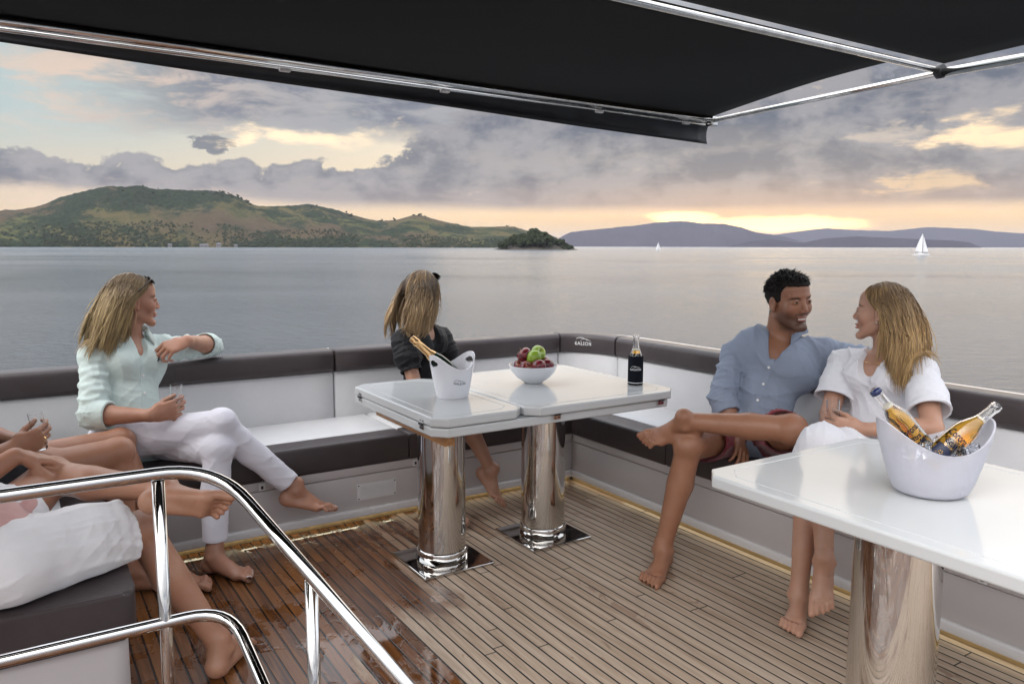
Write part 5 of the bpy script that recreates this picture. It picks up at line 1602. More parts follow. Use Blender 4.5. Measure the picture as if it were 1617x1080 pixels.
tors = [(Lc(lerp(J['pelvis'], J['neck'], .74)), .140), (Lc(J['rsh']), .078), (Lc(J['lsh']), .078), (Lc(J['neck'] + fig.up * .02), .064)]
st = long_hair(fig, root, 8, 5000, .29, .0, pal, (-.36, -.12, -.50), colliders=tors, back=.50, rad=.0014, wave=.006)
F = Field(J['head'] - .17, J['head'] + .17, .004)
F.apply(J['head'] - .16, J['head'] + .16, 0, lambda P: cap_long(PEOPLE['A'][0], P))
V_, Q = F.mesh(); hair = put_mesh('hair', np_mesh('hair', V_, Q, np.tile(np.array((.15, .10, .055)), (len(V_), 1)), relax=1), M['hair'], root)
strand_mesh('hair_strands', st, hair)
sunglasses(fig, (0, .066, .098), R(38), 'dark sunglasses pushed up in the long hair of the woman in mint')

# ================= woman in black behind the table =================
B = dict(base=(1.76, 3.66, .40), label='blonde woman in black puff-sleeved top seated behind the dining table, face turned away', s=.98, girth=.94, hs=.97,
    J=dict(pelvis=(1.77, 3.68, .50), neck=(1.785, 3.69, .897), head=(1.795, 3.68, 1.052),
           rsh=(1.650, 3.62, .820), rel=(1.665, 3.50, .580), rwr=(1.80, 3.33, .50), lsh=(1.925, 3.735, .815), lel=(1.985, 3.69, .560), lwr=(1.90, 3.50, .50),
           rhip=(1.71, 3.62, .48), rkn=(1.80, 3.28, .505), ran=(1.925, 3.21, .200), lhip=(1.86, 3.66, .48), lkn=(1.70, 3.29, .455), lan=(1.66, 3.20, .082)),
    face=(.93, .37, -.06), headup=(0, 0, 1), skin=(.40, .225, .155), brow=(.1, .06, .04), scalp=(.12, .08, .05), bust=True, torso=(.135, .095, .105), neckr=.046, eyes=True,
    rhand=dict(dir=(.6, -.5, -.1), palm=(0, .2, -1)), lhand=dict(dir=(-.6, -.5, -.1), palm=(0, .2, -1)),
    rfoot=dict(dir=(.28, -.52, -.62), up=(.4, -.3, .6), s=.95), lfoot=dict(dir=(.2, -.9, 0), up=(0, 0, 1), s=.95), nail=(.03, .03, .04))
fig, root = make_person(B); PEOPLE['B'] = (fig, root); J = fig.J
M['top_black'] = cloth_mat('black_satin', (.0075, .0075, .009), (.014, .014, .016), rough=.6, bump=.3, big=.4, sheen=.03)
F = Field(*bounds([J['pelvis'], J['neck'], J['rsh'], J['lsh'], lerp(J['rsh'], J['rel'], .7), lerp(J['lsh'], J['lel'], .7)], .15), .005)
fig.torso(F, .012, waist=.092)
SL = []
for sd_, ph in (('r', .2), ('l', 1.4)):
    a, b = J[sd_ + 'sh'], J[sd_ + 'el']; e = lerp(a, b, .62)
    SL.append((a - fig.up * .006, lerp(a, b, .34), lerp(a, b, .51), e, b - a, ph))
F.ripple(.007, 34, 44)
for a, m_, q_, e, dd_, ph in SL: sleeve(F, [a, m_, q_, e], [.060, .072, .049, .060], e, dd_, .060, (2, .005, ph), k=.008, rip=(.006, 46, 3))
F.cone(J['neck'] - fig.fwd * .01, fig.hw((0, 0, -.06)), .070, .085, .004, op='s')
F.cone(J['neck'] + fig.fwd * .08 + fig.up * .03, lerp(J['pelvis'], J['neck'], .60) + fig.fwd * .145, .060, .015, .004, op='s')
tp = build_cloth('top', F, M['top_black'], root)
F = Field(*bounds([J['rhip'], J['lhip'], lerp(J['rhip'], J['rkn'], .7), lerp(J['lhip'], J['lkn'], .7)], .15), .006)
F.cone(J['rhip'], J['lhip'], .105, .105, .02)
for sd_ in 'rl': F.cone(J[sd_ + 'hip'], lerp(J[sd_ + 'hip'], J[sd_ + 'kn'], .62), .098, .086, .03)
F.ripple(.005, 34, 3)
for sd_ in 'rl': trim_end(F, lerp(J[sd_ + 'hip'], J[sd_ + 'kn'], .6), J[sd_ + 'kn'] - J[sd_ + 'hip'], .09, .04)
F.plane_cut((0, 0, .403), (0, 0, -1), F.lo, F.lo + .8)
build_cloth('shorts', F, M['top_black'], root)
pal = ((.075, .048, .030), (.56, .39, .21), (.30, .19, .10))
Lc = lambda w_: (fig.headR.T @ (nv(*w_) - J['head'])) / fig.hs
tors = [(Lc(lerp(J['pelvis'], J['neck'], .74)), .140), (Lc(J['rsh']), .078), (Lc(J['lsh']), .078), (Lc(J['neck'] + fig.up * .02), .064)]
st = long_hair(fig, root, 12, 5000, .275, -.030, pal, (-.45, -.05, -.45), colliders=tors, back=.18, rad=.0015, wave=.016, clear=False, root_dark=(.12, .55))
F = Field(J['head'] - .17, J['head'] + .17, .004)
F.apply(J['head'] - .16, J['head'] + .16, 0, lambda P: cap_long(PEOPLE['B'][0], P))
V_, Q = F.mesh(); hair = put_mesh('hair', np_mesh('hair', V_, Q, np.tile(np.array((.08, .052, .034)), (len(V_), 1)), relax=1), M['hair'], root)
strand_mesh('hair_strands', st, hair)
sunglasses(fig, (0, .060, .100), R(40), 'dark sunglasses on top of the head of the woman in black behind the table')
# ================= person in black, left =================
E_ = dict(base=(-.13, 3.2, .40), label='bare-legged person in dark clothes at the left edge with wristwatch, holding a glass', s=1.04, girth=.98, hs=1.0,
    J=dict(pelvis=(-.15, 3.20, .49), neck=(-.27, 3.20, .89), head=(-.25, 3.20, 1.05),
           rsh=(-.25, 3.03, .83), rel=(-.20, 2.94, .60), rwr=(-.045, 3.03, .628), lsh=(-.25, 3.38, .83), lel=(-.13, 3.42, .60), lwr=(.005, 3.20, .600),
           rhip=(-.14, 3.12, .485), rkn=(.290, 3.215, .525), ran=(.298, 3.17, .082), lhip=(-.14, 3.29, .485), lkn=(.315, 3.40, .520), lan=(.435, 3.135, .082)),
    face=(1, -.1, 0), skin=(.37, .19, .12), brow=(.05, .03, .02), scalp=(.05, .03, .02), torso=(.140, .10, .108), neckr=.048,
    rhand=dict(dir=(.93, .25, .22), palm=(-.25, .95, .1), curl=(.6, .65, .7, .75), thumb=(.8, .4, .5)), lhand=dict(dir=(.72, -.35, -.38), palm=(-.3, .1, -.9), curl=(.25, .25, .3, .3)),
    rfoot=dict(dir=(.93, -.36, 0), up=(0, 0, 1)), lfoot=dict(dir=(.70, -.72, 0), up=(0, 0, 1), s=.98))
fig, root = make_person(E_); PEOPLE['E'] = (fig, root); J = fig.J
M['tee_dark'] = cloth_mat('charcoal_jersey', (.020, .020, .024), (.032, .032, .038), bump=.25, big=.3, sheen=.05)
F = Field(*bounds([J['pelvis'], J['neck'], J['rsh'], J['lsh'], J['rel'], J['lel']], .15), .006)
fig.torso(F, .016, waist=.100); F.ripple(.008, 28, 3)
for sd_ in 'rl':
    a, b = J[sd_ + 'sh'], J[sd_ + 'el']; e = lerp(a, b, .86)
    sleeve(F, [a - fig.up * .01, e], [.058, .060], e, b - a, .062, (3, .005, .3))
F.cone(J['neck'], fig.hw((0, 0, -.06)), .058, .066, .004, op='s')
build_cloth('shirt', F, M['tee_dark'], root)
F = Field(*bounds([J['rhip'], J['lhip'], lerp(J['rhip'], J['rkn'], .6), lerp(J['lhip'], J['lkn'], .6)], .15), .006)
F.cone(J['rhip'], J['lhip'], .110, .110, .02); F.ripple(.005, 34, 6)
for sd_ in 'rl':
    a, b = J[sd_ + 'hip'], J[sd_ + 'kn']; e = lerp(a, b, .36); sleeve(F, [a, e], [.104, .096], e, b - a, .10, (2, .004, .3))
F.plane_cut((0, 0, .403), (0, 0, -1), F.lo, F.lo + .9)
build_cloth('shorts', F, M['tee_dark'], root)
F = Field(J['head'] - .17, J['head'] + .17, .005); F.apply(J['head'] - .16, J['head'] + .16, 0, lambda P: cap_long(PEOPLE['E'][0], P)); F.ripple(.004, 60, 3)
build_cloth('hair', F, mat('brown_hair', (.04, .025, .016), .5), root)
# wristwatch: rose-gold case on a band round the left wrist
def band(name, m, parent, c_, ax_, r, w_, th=.002, flat=None, fs=1.):
    bm = bmesh.new(); ax_ = Vector(tuple(float(v) for v in unit(ax_))); a, b = frame_of(ax_); c_ = Vector(tuple(float(v) for v in c_)); rows = []
    prof = [(r, -w_ / 2), (r + th, -w_ / 2 + .0006), (r + th, w_ / 2 - .0006), (r, w_ / 2)]
    for k in range(28):
        q = 2 * PI * k / 28; rows.append([bm.verts.new(c_ + (a * math.cos(q) + b * math.sin(q)) * pr + ax_ * pz) for pr, pz in prof])
    for i in range(28):
        A, B = rows[i], rows[(i + 1) % 28]
        for k in range(4): bm.faces.new((A[k], A[(k + 1) % 4], B[(k + 1) % 4], B[k]))
    bm.transform(parent.matrix_world.inverted()); return link(name, bm, m, parent, smooth=40)
M['rose_gold'] = mat('rose_gold', (.80, .45, .32), .2, metal=1.)
wd = J['lwr'] - J['lel']; wc = J['lwr'] - unit(wd) * .012
watch = band('wristwatch', M['rose_gold'], root, wc, wd, .0265, .014)
bm = bmesh.new(); nrm = Vector((.15, -.55, .8)).normalized(); nrm = (nrm - Vector(tuple(float(v) for v in unit(wd))) * nrm.dot(Vector(tuple(float(v) for v in unit(wd))))).normalized()
cpos = Vector(tuple(float(v) for v in wc)) + nrm * .0265
lathe(bm, [(0, 0), (.015, 0), (.0155, .005), (.013, .0065), (0, .0062)], 24, cpos, nrm); bm.transform(root.matrix_world.inverted()); link('watch_case', bm, M['rose_gold'], watch)
bm = bmesh.new(); lathe(bm, [(0, .0066), (.0122, .0068), (.0125, .0060)], 24, cpos, nrm); bm.transform(root.matrix_world.inverted()); link('watch_dial', bm, M['sunglass'], watch)
hd = E_['rhand']; d_ = unit(hd['dir']); n_ = unit(nv(*hd['palm'])); n_ = unit(n_ - d_ * (n_ @ d_)); lt = np.cross(d_, n_)
band('ring', M['gold'], root, J['rwr'] + d_ * .100 - lt * .0095 * 1.04 + n_ * .006, d_ + n_ * .8, .0100, .005, .0012)

# ================= person in pink top and white shorts =================
Fp = dict(base=(-.06, 2.36, .41), label='person in pink top and white shorts on the near bench, bare foot crossed over knee', s=1.04, girth=1.02, hs=1.0,
    J=dict(pelvis=(-.09, 2.37, .500), neck=(-.36, 2.32, .86), head=(-.40, 2.34, 1.02),
           rsh=(-.33, 2.17, .80), rel=(-.36, 2.22, .55), rwr=(-.22, 2.40, .50), lsh=(-.34, 2.50, .80), lel=(-.20, 2.62, .60), lwr=(-.03, 2.665, .685),
           rhip=(-.06, 2.31, .485), rkn=(.278, 2.500, .450), ran=(.462, 2.385, .082), lhip=(-.12, 2.45, .505), lkn=(.060, 2.725, .595), lan=(.335, 2.415, .585)),
    face=(1, .2, 0), skin=(.40, .215, .14), brow=(.05, .03, .02), scalp=(.05, .03, .02), torso=(.142, .10, .108), neckr=.048,
    rhand=dict(dir=(.9, .2, -.2), palm=(0, 0, -1)), lhand=dict(dir=(.75, .25, -.25), palm=(.1, .1, -1), curl=(.3, .3, .35, .35)),
    rfoot=dict(dir=(.60, .80, 0), up=(0, 0, 1), s=1.03), lfoot=dict(dir=(.93, -.36, -.06), up=(.35, .86, .30), s=1.03))
fig, root = make_person(Fp); PEOPLE['F'] = (fig, root); J = fig.J
M['pink'] = cloth_mat('pink_cotton', (.50, .29, .28), (.58, .36, .34), bump=.3, big=.4)
F = Field(*bounds([J['pelvis'], J['neck'], J['rsh'], J['lsh']], .17), .005)
fig.torso(F, .014, waist=.104); F.ripple(.009, 30, 13)
F.cone(J['neck'], fig.hw((0, 0, -.06)), .065, .08, .004, op='s')
F.cone(J['pelvis'], lerp(J['pelvis'], J['neck'], .30), .128, .118, .02)
# front knot
kp = lerp(J['pelvis'], J['neck'], .16) + nv(.10, .02, .03)
F.ell(kp, (.030, .022, .024), .012); F.cone(kp, kp + nv(.030, .01, .028), .012, .020, .006); F.cone(kp, kp + nv(.01, .035, -.02), .012, .018, .006)
build_cloth('top', F, M['pink'], root)
M['shorts_white'] = cloth_mat('white_linen', (.66, .65, .66), (.74, .73, .74), bump=.35, big=.5)
F = Field(*bounds([J['rhip'], J['lhip'], lerp(J['rhip'], J['rkn'], .9), lerp(J['lhip'], J['lkn'], .5)], .20), .005)
F.cone(J['rhip'] + nv(-.02, 0, 0), J['lhip'], .125, .110, .03)
F.ripple(.013, 26, 5, direction=(-.4, .9, .6))
e = lerp(J['rhip'], J['rkn'], .80)
sleeve(F, [J['rhip'], lerp(J['rhip'], J['rkn'], .5), e], [.122, .112, .106], e, J['rkn'] - J['rhip'], .112, (1.5, .003, .3), k=.03, join=.03, wall=.022, rip=(.007, 28, 9, (-.4, .9, .6)))
e = lerp(J['lhip'], J['lkn'], .45)
sleeve(F, [J['lhip'], e], [.112, .100], e, J['lkn'] - J['lhip'], .108, (2, .006, 1.3), join=.03, wall=.016)
F.plane_cut((0, 0, .410), (0, 0, -1), F.lo, F.lo + .9, .006)
build_cloth('shorts', F, M['shorts_white'], root)
F = Field(J['head'] - .17, J['head'] + .17, .005); F.apply(J['head'] - .16, J['head'] + .16, 0, lambda P: cap_long(PEOPLE['F'][0], P)); F.ripple(.004, 60, 3)
build_cloth('hair', F, mat('brown_hair', (.05, .032, .02), .5), root)

# ------------------------------------------------------------------ glasses in the hands
M['glass'] = mat('clear_glass', (1, 1, 1), .02, trans=1., ior=1.45)
M['wine'] = mat('sparkling_wine', (.95, .85, .55), .02, trans=1., ior=1.33)
M['thin_glass'] = mat('thin_glass', (1, 1, 1), .02, trans=1., ior=1.12)
def flute(c_, tilt, label, hgt=.145, r=.024, fill=.45):
    ax_ = Vector(tilt).normalized(); root = empty('glass', tuple(c_), label=label, cat='glass')
    bpy.context.view_layer.update()
    bm = bmesh.new(); w_ = .0014
    o_ = [(0, 0), (r * .72, 0), (r * .78, .006), (r * .86, hgt * .4), (r, hgt)]
    i_ = [(r - w_, hgt), (r * .86 - w_, hgt * .4), (r * .74 - w_, .012), (0, .010)]
    lathe(bm, o_ + i_, 28, c_, ax_); bm.transform(root.matrix_world.inverted()); link('bowl', bm, M['glass'], root, smooth=60)
    bm = bmesh.new(); lathe(bm, [(0, .0115), (r * .72 - w_, .0125), (r * .86 - w_ - .0005, hgt * fill), (0, hgt * fill)], 28, c_, ax_); bm.transform(root.matrix_world.inverted()); link('drink', bm, M['wine'], root, smooth=40)
    return root
def held(key, sd_, label, up=(0, 0, 1), off=(.075, 0, .030), down=.075, **kw):
    fig, _ = PEOPLE[key]; hd = fig.sp[sd_ + 'hand']; w_ = fig.J[sd_ + 'wr']; d_ = unit(hd['dir']); n_ = unit(hd['palm']); n_ = unit(n_ - d_ * (n_ @ d_))
    u = unit(up); c_ = w_ + d_ * off[0] + n_ * off[2] - u * down
    return flute(Vector(tuple(float(v) for v in c_)), tuple(float(v) for v in u), label, **kw)
held('A', 'r', 'slim glass in the hand of the woman in the mint shirt', up=(.05, -.1, 1), off=(.098, 0, .028), down=.050)
held('D', 'l', 'slim glass in the hands of the woman in the white dress', up=(-.08, .02, 1), off=(.098, 0, .028), down=.050)
held('E', 'r', 'slim glass held over the bare thigh at the left edge', up=(-.1, -.05, 1), off=(.098, 0, .028), down=.050, hgt=.13)

# ------------------------------------------------------------------ things on the tables
# glossy white champagne cooler with two raised ends and hand holes
M['white_plastic'] = mat('white_acrylic', (.70, .70, .74), .12, coat=.4)
def cooler(cx, cy, cz, rot, Rt, Rb, asp, H0, H1, m, label, name, thick=.004, hole=True, n=144):
    root = empty(name, (cx, cy, cz), rz=rot, label=label, cat='bucket')
    bm = bmesh.new(); nz = 60
    def P(a, t, off):
        hh = H0 + (H1 - H0) * abs(math.cos(a)) ** 2.2
        z_ = hh * t; rr = Rb + (Rt - Rb) * (min(1., z_ / H1) ** (.75 if hole else .48)) - (0 if z_ > .012 or hole else .010 * (1 - z_ / .012) ** 2)
        ca = math.cos(a); 
        return Vector(((rr - off) * ca * (1 + (asp - 1) * min(1, .25 + z_ / H1)), (rr - off) * math.sin(a), max(z_, off if off else 0) ))
    grids = []
    for off in (0, thick):
        g_ = [[bm.verts.new(P(2 * PI * i / n, j / nz, off)) for i in range(n)] for j in range(nz + 1)]
        grids.append(g_)
    def in_hole(i, j):
        if not hole: return False
        a = 2 * PI * (i + .5) / n; t = (j + .5) / nz
        da = min(abs(a), abs(2 * PI - a), abs(a - PI)); 
        hh = H0 + (H1 - H0) * abs(math.cos(a)) ** 2.2
        return (da / .34) ** 2 + ((hh * t - (H1 - .036)) / .013) ** 2 < 1
    for gi, g_ in enumerate(grids):
        for j in range(nz):
            for i in range(n):
                if in_hole(i, j): continue
                q = (g_[j][i], g_[j][(i + 1) % n], g_[j + 1][(i + 1) % n], g_[j + 1][i])
                bm.faces.new(q if gi == 0 else tuple(reversed(q))).smooth = True
        c_ = bm.verts.new((0, 0, 0 if gi == 0 else thick))
        for i in range(n): bm.faces.new((g_[0][i], g_[0][(i + 1) % n], c_))
    A, B = grids
    for i in range(n): bm.faces.new((A[nz][i], A[nz][(i + 1) % n], B[nz][(i + 1) % n], B[nz][i])).smooth = True
    if hole:
        for j in range(nz):
            for i in range(n):
                if not in_hole(i, j): continue
                for (i2, j2, e) in (((i + 1) % n, j, ((i + 1) % n, j, (i + 1) % n, j + 1)), ((i - 1) % n, j, (i, j, i, j + 1)), (i, j + 1, (i, j + 1, (i + 1) % n, j + 1)), (i, j - 1, (i, j, (i + 1) % n, j))):
                    if not in_hole(i2, j2):
                        a_, b_, c_, d_ = e; bm.faces.new((A[b_][a_], A[d_][c_], B[d_][c_], B[b_][a_]))
    bmesh.ops.recalc_face_normals(bm, faces=bm.faces)
    o = link('shell', bm, m, root, smooth=45)
    return root, o, P
bucket, shell, Pb = cooler(1.528, 2.865, .6705, R(8), .090, .064, 1.14, .125, .185, M['white_plastic'], 'white champagne cooler with handle holes holding the gold-necked bottle on the table', 'champagne_cooler')
# logo on the flank facing the deck
def logo_on(P, root, wid, a0, t0, H_, m, lift=.0006, name='logo'):
    bm = logo_bm(wid)
    for v in bm.verts:
        p0 = P(a0, t0, 0); r_ = math.hypot(p0.x, p0.y)
        a = a0 + v.co.x / r_; p = P(a, t0, 0); t = t0 + v.co.y / H_
        p = P(a, t, 0); o_ = Vector((p.x, p.y, 0)).normalized()
        v.co = p + o_ * (lift + v.co.z)
    return link(name, bm, m, root)
logo_on(Pb, shell, .050, R(-101), .52, .13, M['logo_dark'])
# champagne bottle
M['foil'] = mat('gold_foil', (.78, .50, .24), .32, metal=1., build=lambda t, b: t.l.new(t.bump(t.noise(t.obj(), 90, 4, .6), .5, .004), b.inputs['Normal']))
M['green_glass'] = mat('dark_green_glass', (.010, .022, .012), .06, spec=.7)
champ = empty('champagne_bottle', (1.545, 2.86, .70), label='champagne bottle with gold foil neck leaning in the white cooler', cat='bottle')
bpy.context.view_layer.update()
b0 = Vector((1.551, 2.842, .742)); ax_ = (Vector((1.386, 2.937, .912)) - b0).normalized()
bm = bmesh.new(); lathe(bm, [(0, 0), (.030, .0), (.033, .005), (.033, .095), (.031, .125), (.022, .155), (.0155, .178), (.0150, .182)], 32, b0, ax_); bm.transform(champ.matrix_world.inverted()); link('body', bm, M['green_glass'], champ, smooth=50)
bm = bmesh.new(); lathe(bm, [(.0235, .152), (.0163, .176), (.0155, .205), (.0150, .232), (.0168, .234), (.0172, .243), (.0150, .246), (.0155, .258), (.0135, .268), (0, .271)], 32, b0, ax_); bm.transform(champ.matrix_world.inverted()); link('foil', bm, M['foil'], champ, smooth=60)
bm = bmesh.new(); 
for zz in (.160, .167): lathe(bm, [(.0222 - (zz - .16) * .35, zz), (.0226 - (zz - .16) * .35, zz + .0012), (.0218 - (zz - .16) * .35, zz + .0024)], 32, b0, ax_)
bm.transform(champ.matrix_world.inverted()); link('neck_band', bm, M['gold'], champ)

# fruit bowl
bowl = empty('fruit_bowl', (2.010, 2.97, .6705), label='wide white bowl heaped with dark red and green apples on the table', cat='bowl')
bm = bmesh.new(); lathe(bm, [(0, 0), (.040, 0), (.044, .004), (.075, .024), (.100, .052), (.113, .080), (.115, .084), (.112, .084), (.097, .054), (.072, .028), (.035, .012), (0, .010)], 56)
link('shell', bm, mat('white_porcelain', (.72, .73, .76), .15, coat=.3), bowl, smooth=60)
def apple_mat(name, c0, c1, c2):
    def f(t, b):
        p = t.obj(); x, y, z_ = t.sep(p)
        n = t.noise(t.mapping(p, (60, 60, 12)), 1., 4, .6); s_ = t.noise(p, 420, 2)
        c_ = t.mix(t.ss(n, .35, .68), c0, c1); c_ = t.mix(t.m('MULTIPLY', t.ss(s_, .66, .72), .5), c_, c2)
        c_ = t.mix(t.m('MULTIPLY', t.ss(z_, .022, .032), .5), c_, c2)
        t.l.new(c_, b.inputs['Base Color'])
    return mat(name, rough=.22, spec=.5, coat=.3, build=f)
M['apple_red'] = apple_mat('red_apple', (.085, .007, .012), (.23, .022, .026), (.42, .24, .12))
M['apple_green'] = apple_mat('green_apple', (.20, .32, .025), (.30, .42, .045), (.42, .52, .14))
def make_apple(m):
    rt = empty('apple', (0, 0, 0))
    bm = bmesh.new(); prof = []
    for k in range(25):
        a = -PI / 2 + PI * k / 24; r_ = .036 * math.cos(a) * (1 + .10 * math.sin(a)); z_ = .0325 * math.sin(a)
        z_ -= .012 * math.exp(-(r_ / .012) ** 2) * (1 if a > 0 else -.6)
        prof.append((max(r_, 0 if k in (0, 24) else .0006), z_))
    lathe(bm, prof, 28)
    for v in bm.verts: v.co.xy *= 1 + .025 * math.cos(5 * math.atan2(v.co.y, v.co.x)) * (1 if v.co.z < 0 else .4)
    link('flesh', bm, m, rt, smooth=180)
    bm = bmesh.new(); tube(bm, [(0, 0, .018), (.001, .001, .028), (.004, .002, .037)], [.0013, .0012, .0016], 6); link('stalk', bm, M['wood'], rt)
    return rt
protos = {}
spots = [(-.070, -.035, .070, 'r', 'dark red apple at the left of the bowl, nearest the cooler'), (-.012, -.072, .075, 'r', 'dark red apple at the front of the bowl below the green pair'), (.055, -.052, .074, 'r', 'dark red apple low at the front right of the bowl'),
         (.078, .018, .075, 'r', 'dark red apple with a pale top at the right rim of the bowl'), (-.055, .042, .073, 'r', 'dark red apple at the back left of the bowl'), (.015, .075, .074, 'r', 'dark red apple hidden at the back of the bowl'),
         (-.008, -.020, .112, 'g', 'green apple at the front of the heap, lower left of the two green ones'), (.040, .012, .128, 'g', 'bright green apple on top of the heap, stalk end showing'), (-.040, .030, .122, 'r', 'tall dark red apple on top of the heap at the left'),
         (.066, .050, .110, 'r', 'small dark red apple behind the top green apple')]
rng = random.Random(4)
for i, (x, y, z_, k, lb) in enumerate(spots):
    if k not in protos: o = protos[k] = make_apple(M['apple_red' if k == 'r' else 'apple_green'])
    else: o = copy_tree(protos[k])
    o.location = (2.010 + x * .82, 2.97 + y * .82, .6705 + z_ + .006); o.rotation_euler = (rng.uniform(-.9, .9), rng.uniform(-.9, .9), rng.uniform(0, 6)); sc = 1.0 if k == 'g' else rng.uniform(.92, 1.02)
    if lb.startswith('bright'): o.rotation_euler = (.9, -.3, .3)
    o.scale = (sc,) * 3
    tag(o, lb, 'apple', 'apples in the white bowl')

# beer bottles
M['beer'] = mat('lager', (.95, .50, .04), .02, trans=1., ior=1.34)
def beer_mat():
    # absorbing amber liquid
    m = mat('lager', (1., .62, .10), .03, trans=1., ior=1.34)
    t = NT(m.node_tree); va = t.new('ShaderNodeVolumeAbsorption'); va.inputs['Color'].default_value = (1., .78, .14, 1); va.inputs['Density'].default_value = 15
    t.l.new(va.outputs[0], t.n['Material Output'].inputs['Volume'])
    return m
M['beer'] = beer_mat()
M['foam'] = mat('beer_foam', (.85, .80, .66), .6)
BPROF = [(0, 0), (.026, 0), (.0300, .004), (.0305, .012), (.0305, .120), (.0290, .134), (.0225, .152), (.0160, .168), (.0132, .185), (.0125, .210), (.0128, .214), (.0142, .216), (.0142, .224), (.0128, .226), (.0128, .230)]
def beer_bottle(base, axis, label, fill=.16, cap=None, group=None):
    ax_ = Vector(axis).normalized(); base = Vector(base)
    root = empty('beer_bottle', tuple(base), label=label, cat='bottle', group=group)
    root.rotation_euler = ax_.to_track_quat('Z', 'Y').to_euler()
    w_ = .0022
    inner = [(max(r - w_, .0), z_ + (.004 if z_ < .01 else 0)) for r, z_ in reversed(BPROF)]
    bm = bmesh.new(); lathe(bm, BPROF + inner, 40); link('glass_body', bm, M['glass'], root, smooth=50)
    liq = [(0, .0045)] + [(r - w_ - .0004, max(z_, .0045)) for r, z_ in BPROF if 0 < r and z_ < fill] 
    rr = np.interp(fill, [z_ for r, z_ in BPROF[3:]], [r for r, z_ in BPROF[3:]]) - w_ - .0004
    bm = bmesh.new(); lathe(bm, liq + [(rr, fill), (0, fill)], 40); link('beer', bm, M['beer'], root, smooth=50)
    bm = bmesh.new(); lathe(bm, [(0, fill + .0005), (rr, fill + .0005), (rr * .97, fill + .006), (0, fill + .007)], 32); link('foam', bm, M['foam'], root, smooth=50)
    if cap:
        bm = bmesh.new(); pr = [(0.0148, .2195), (.0146, .228), (.0125, .2315), (0, .232)]; lathe(bm, pr, 42)
        for v in bm.verts:
            if v.co.z < .222: v.co.xy *= 1 + .05 * math.cos(21 * math.atan2(v.co.y, v.co.x))
        solidify(bm, .0006); link('crown_cap', bm, cap, root)
    return root
def wrap_text(body, size, r, zc, a0, m, parent, along='z', lift=.0004, bold=0., shear=0., maxw=None):
    me = text_mesh(body, size, .0003, bold=bold, shear=shear)
    if maxw:
        x = [v.co.x for v in me.vertices]; k = maxw / max(1e-6, max(x) - min(x))
        for v in me.vertices: v.co.x *= k
    for v in me.vertices:
        x, y, z_ = v.co
        if along == 'z': x, y = -y, x
        a = a0 + x / r; rr = r + lift + z_
        v.co = (rr * math.cos(a), rr * math.sin(a), zc + y)
    return link('lettering', me, m, parent)
beer1 = beer_bottle((2.380, 2.68, .6705), (0, 0, 1), 'beer bottle in a black printed sleeve standing alone on the dining table', fill=.158); beer1.rotation_euler = (0, 0, 0)
bm = bmesh.new(); lathe(bm, [(.0312, .002), (.0345, .002), (.0350, .006), (.0350, .128), (.0338, .134), (.0312, .134)], 48); sleeve_o = link('sleeve', bm, mat('neoprene_sleeve', (.006, .008, .013), .8, spec=.15), beer1, smooth=50)
a_cam = math.atan2(-2.68, -2.38)
lb_ = logo_bm(.052)
for v in lb_.verts:
    a = a_cam + v.co.x / .035; v.co = Vector(((.0354 + v.co.z) * math.cos(a), (.0354 + v.co.z) * math.sin(a), .074 + v.co.y))
link('logo', lb_, M['logo_white'], sleeve_o)
bm = bmesh.new()
for zz in (.010,):
    lathe(bm, [(.0351, zz), (.0353, zz + .0002), (.0353, zz + .0028), (.0351, zz + .003)], 48)
link('band', bm, M['logo_white'], sleeve_o)

# frosted ice bucket, ice and two bottles
def frost_b(t, b):
    t.l.new(t.bump(t.noise(t.obj(), 300, 3), .25, .002), b.inputs['Normal'])
M['frost'] = mat('frosted_acrylic', (.80, .80, .86), .32, trans=.6, ior=1.25, sss=.0, build=frost_b)
IBX, IBY, IBZ = 1.966, 1.070, .6705
ib, ish, Pi = cooler(IBX, IBY, IBZ, R(-33), .112, .074, 1.28, .122, .196, M['frost'], 'frosted oval ice bucket with raised ends filled with ice and beer bottles', 'ice_bucket', thick=.004, hole=False)
M['ice'] = mat('ice', (.97, .98, 1.), .04, trans=1., ior=1.31)
rng = random.Random(11)
ice_p = None
labs = []
k = 0
for i in range(34):
    a = rng.uniform(0, 6.28); q = math.sqrt(rng.random()); x = .100 * q * math.cos(a); y = .080 * q * math.sin(a); z_ = .112 + .018 * (1 - q) + rng.uniform(-.012, .010)
    c_, s_ = math.cos(R(-33)), math.sin(R(-33))
    if ice_p is None:
        bm = bmesh.new(); box(bm, -.014, .014, -.012, .012, -.011, .011, .004, 2)
        for v in bm.verts: v.co += Vector((rng.uniform(-1, 1), rng.uniform(-1, 1), rng.uniform(-1, 1))) * .0012
        o = ice_p = link('ice_cube', bm, M['ice'], None, smooth=40)
    else: o = ice_p.copy(); col.objects.link(o)
    o.location = (IBX + c_ * x - s_ * y, IBY + s_ * x + c_ * y, IBZ + z_); o.rotation_euler = (rng.uniform(0, 3), rng.uniform(0, 3), rng.uniform(0, 3)); sc = rng.uniform(.8, 1.15); o.scale = (sc,) * 3
    tag(o, 'clear ice cube heaped between the bottles in the frosted bucket', 'ice cube', 'ice cubes in the bucket')
M['label_pale'] = mat('label_pale', (.72, .60, .36), .5)
M['label_blue'] = mat('label_blue', (.015, .020, .05), .45)
M['cap_blue'] = mat('cap_blue', (.015, .025, .09), .25, coat=.5)
M['print_navy'] = mat('print_navy', (.012, .014, .035), .5)
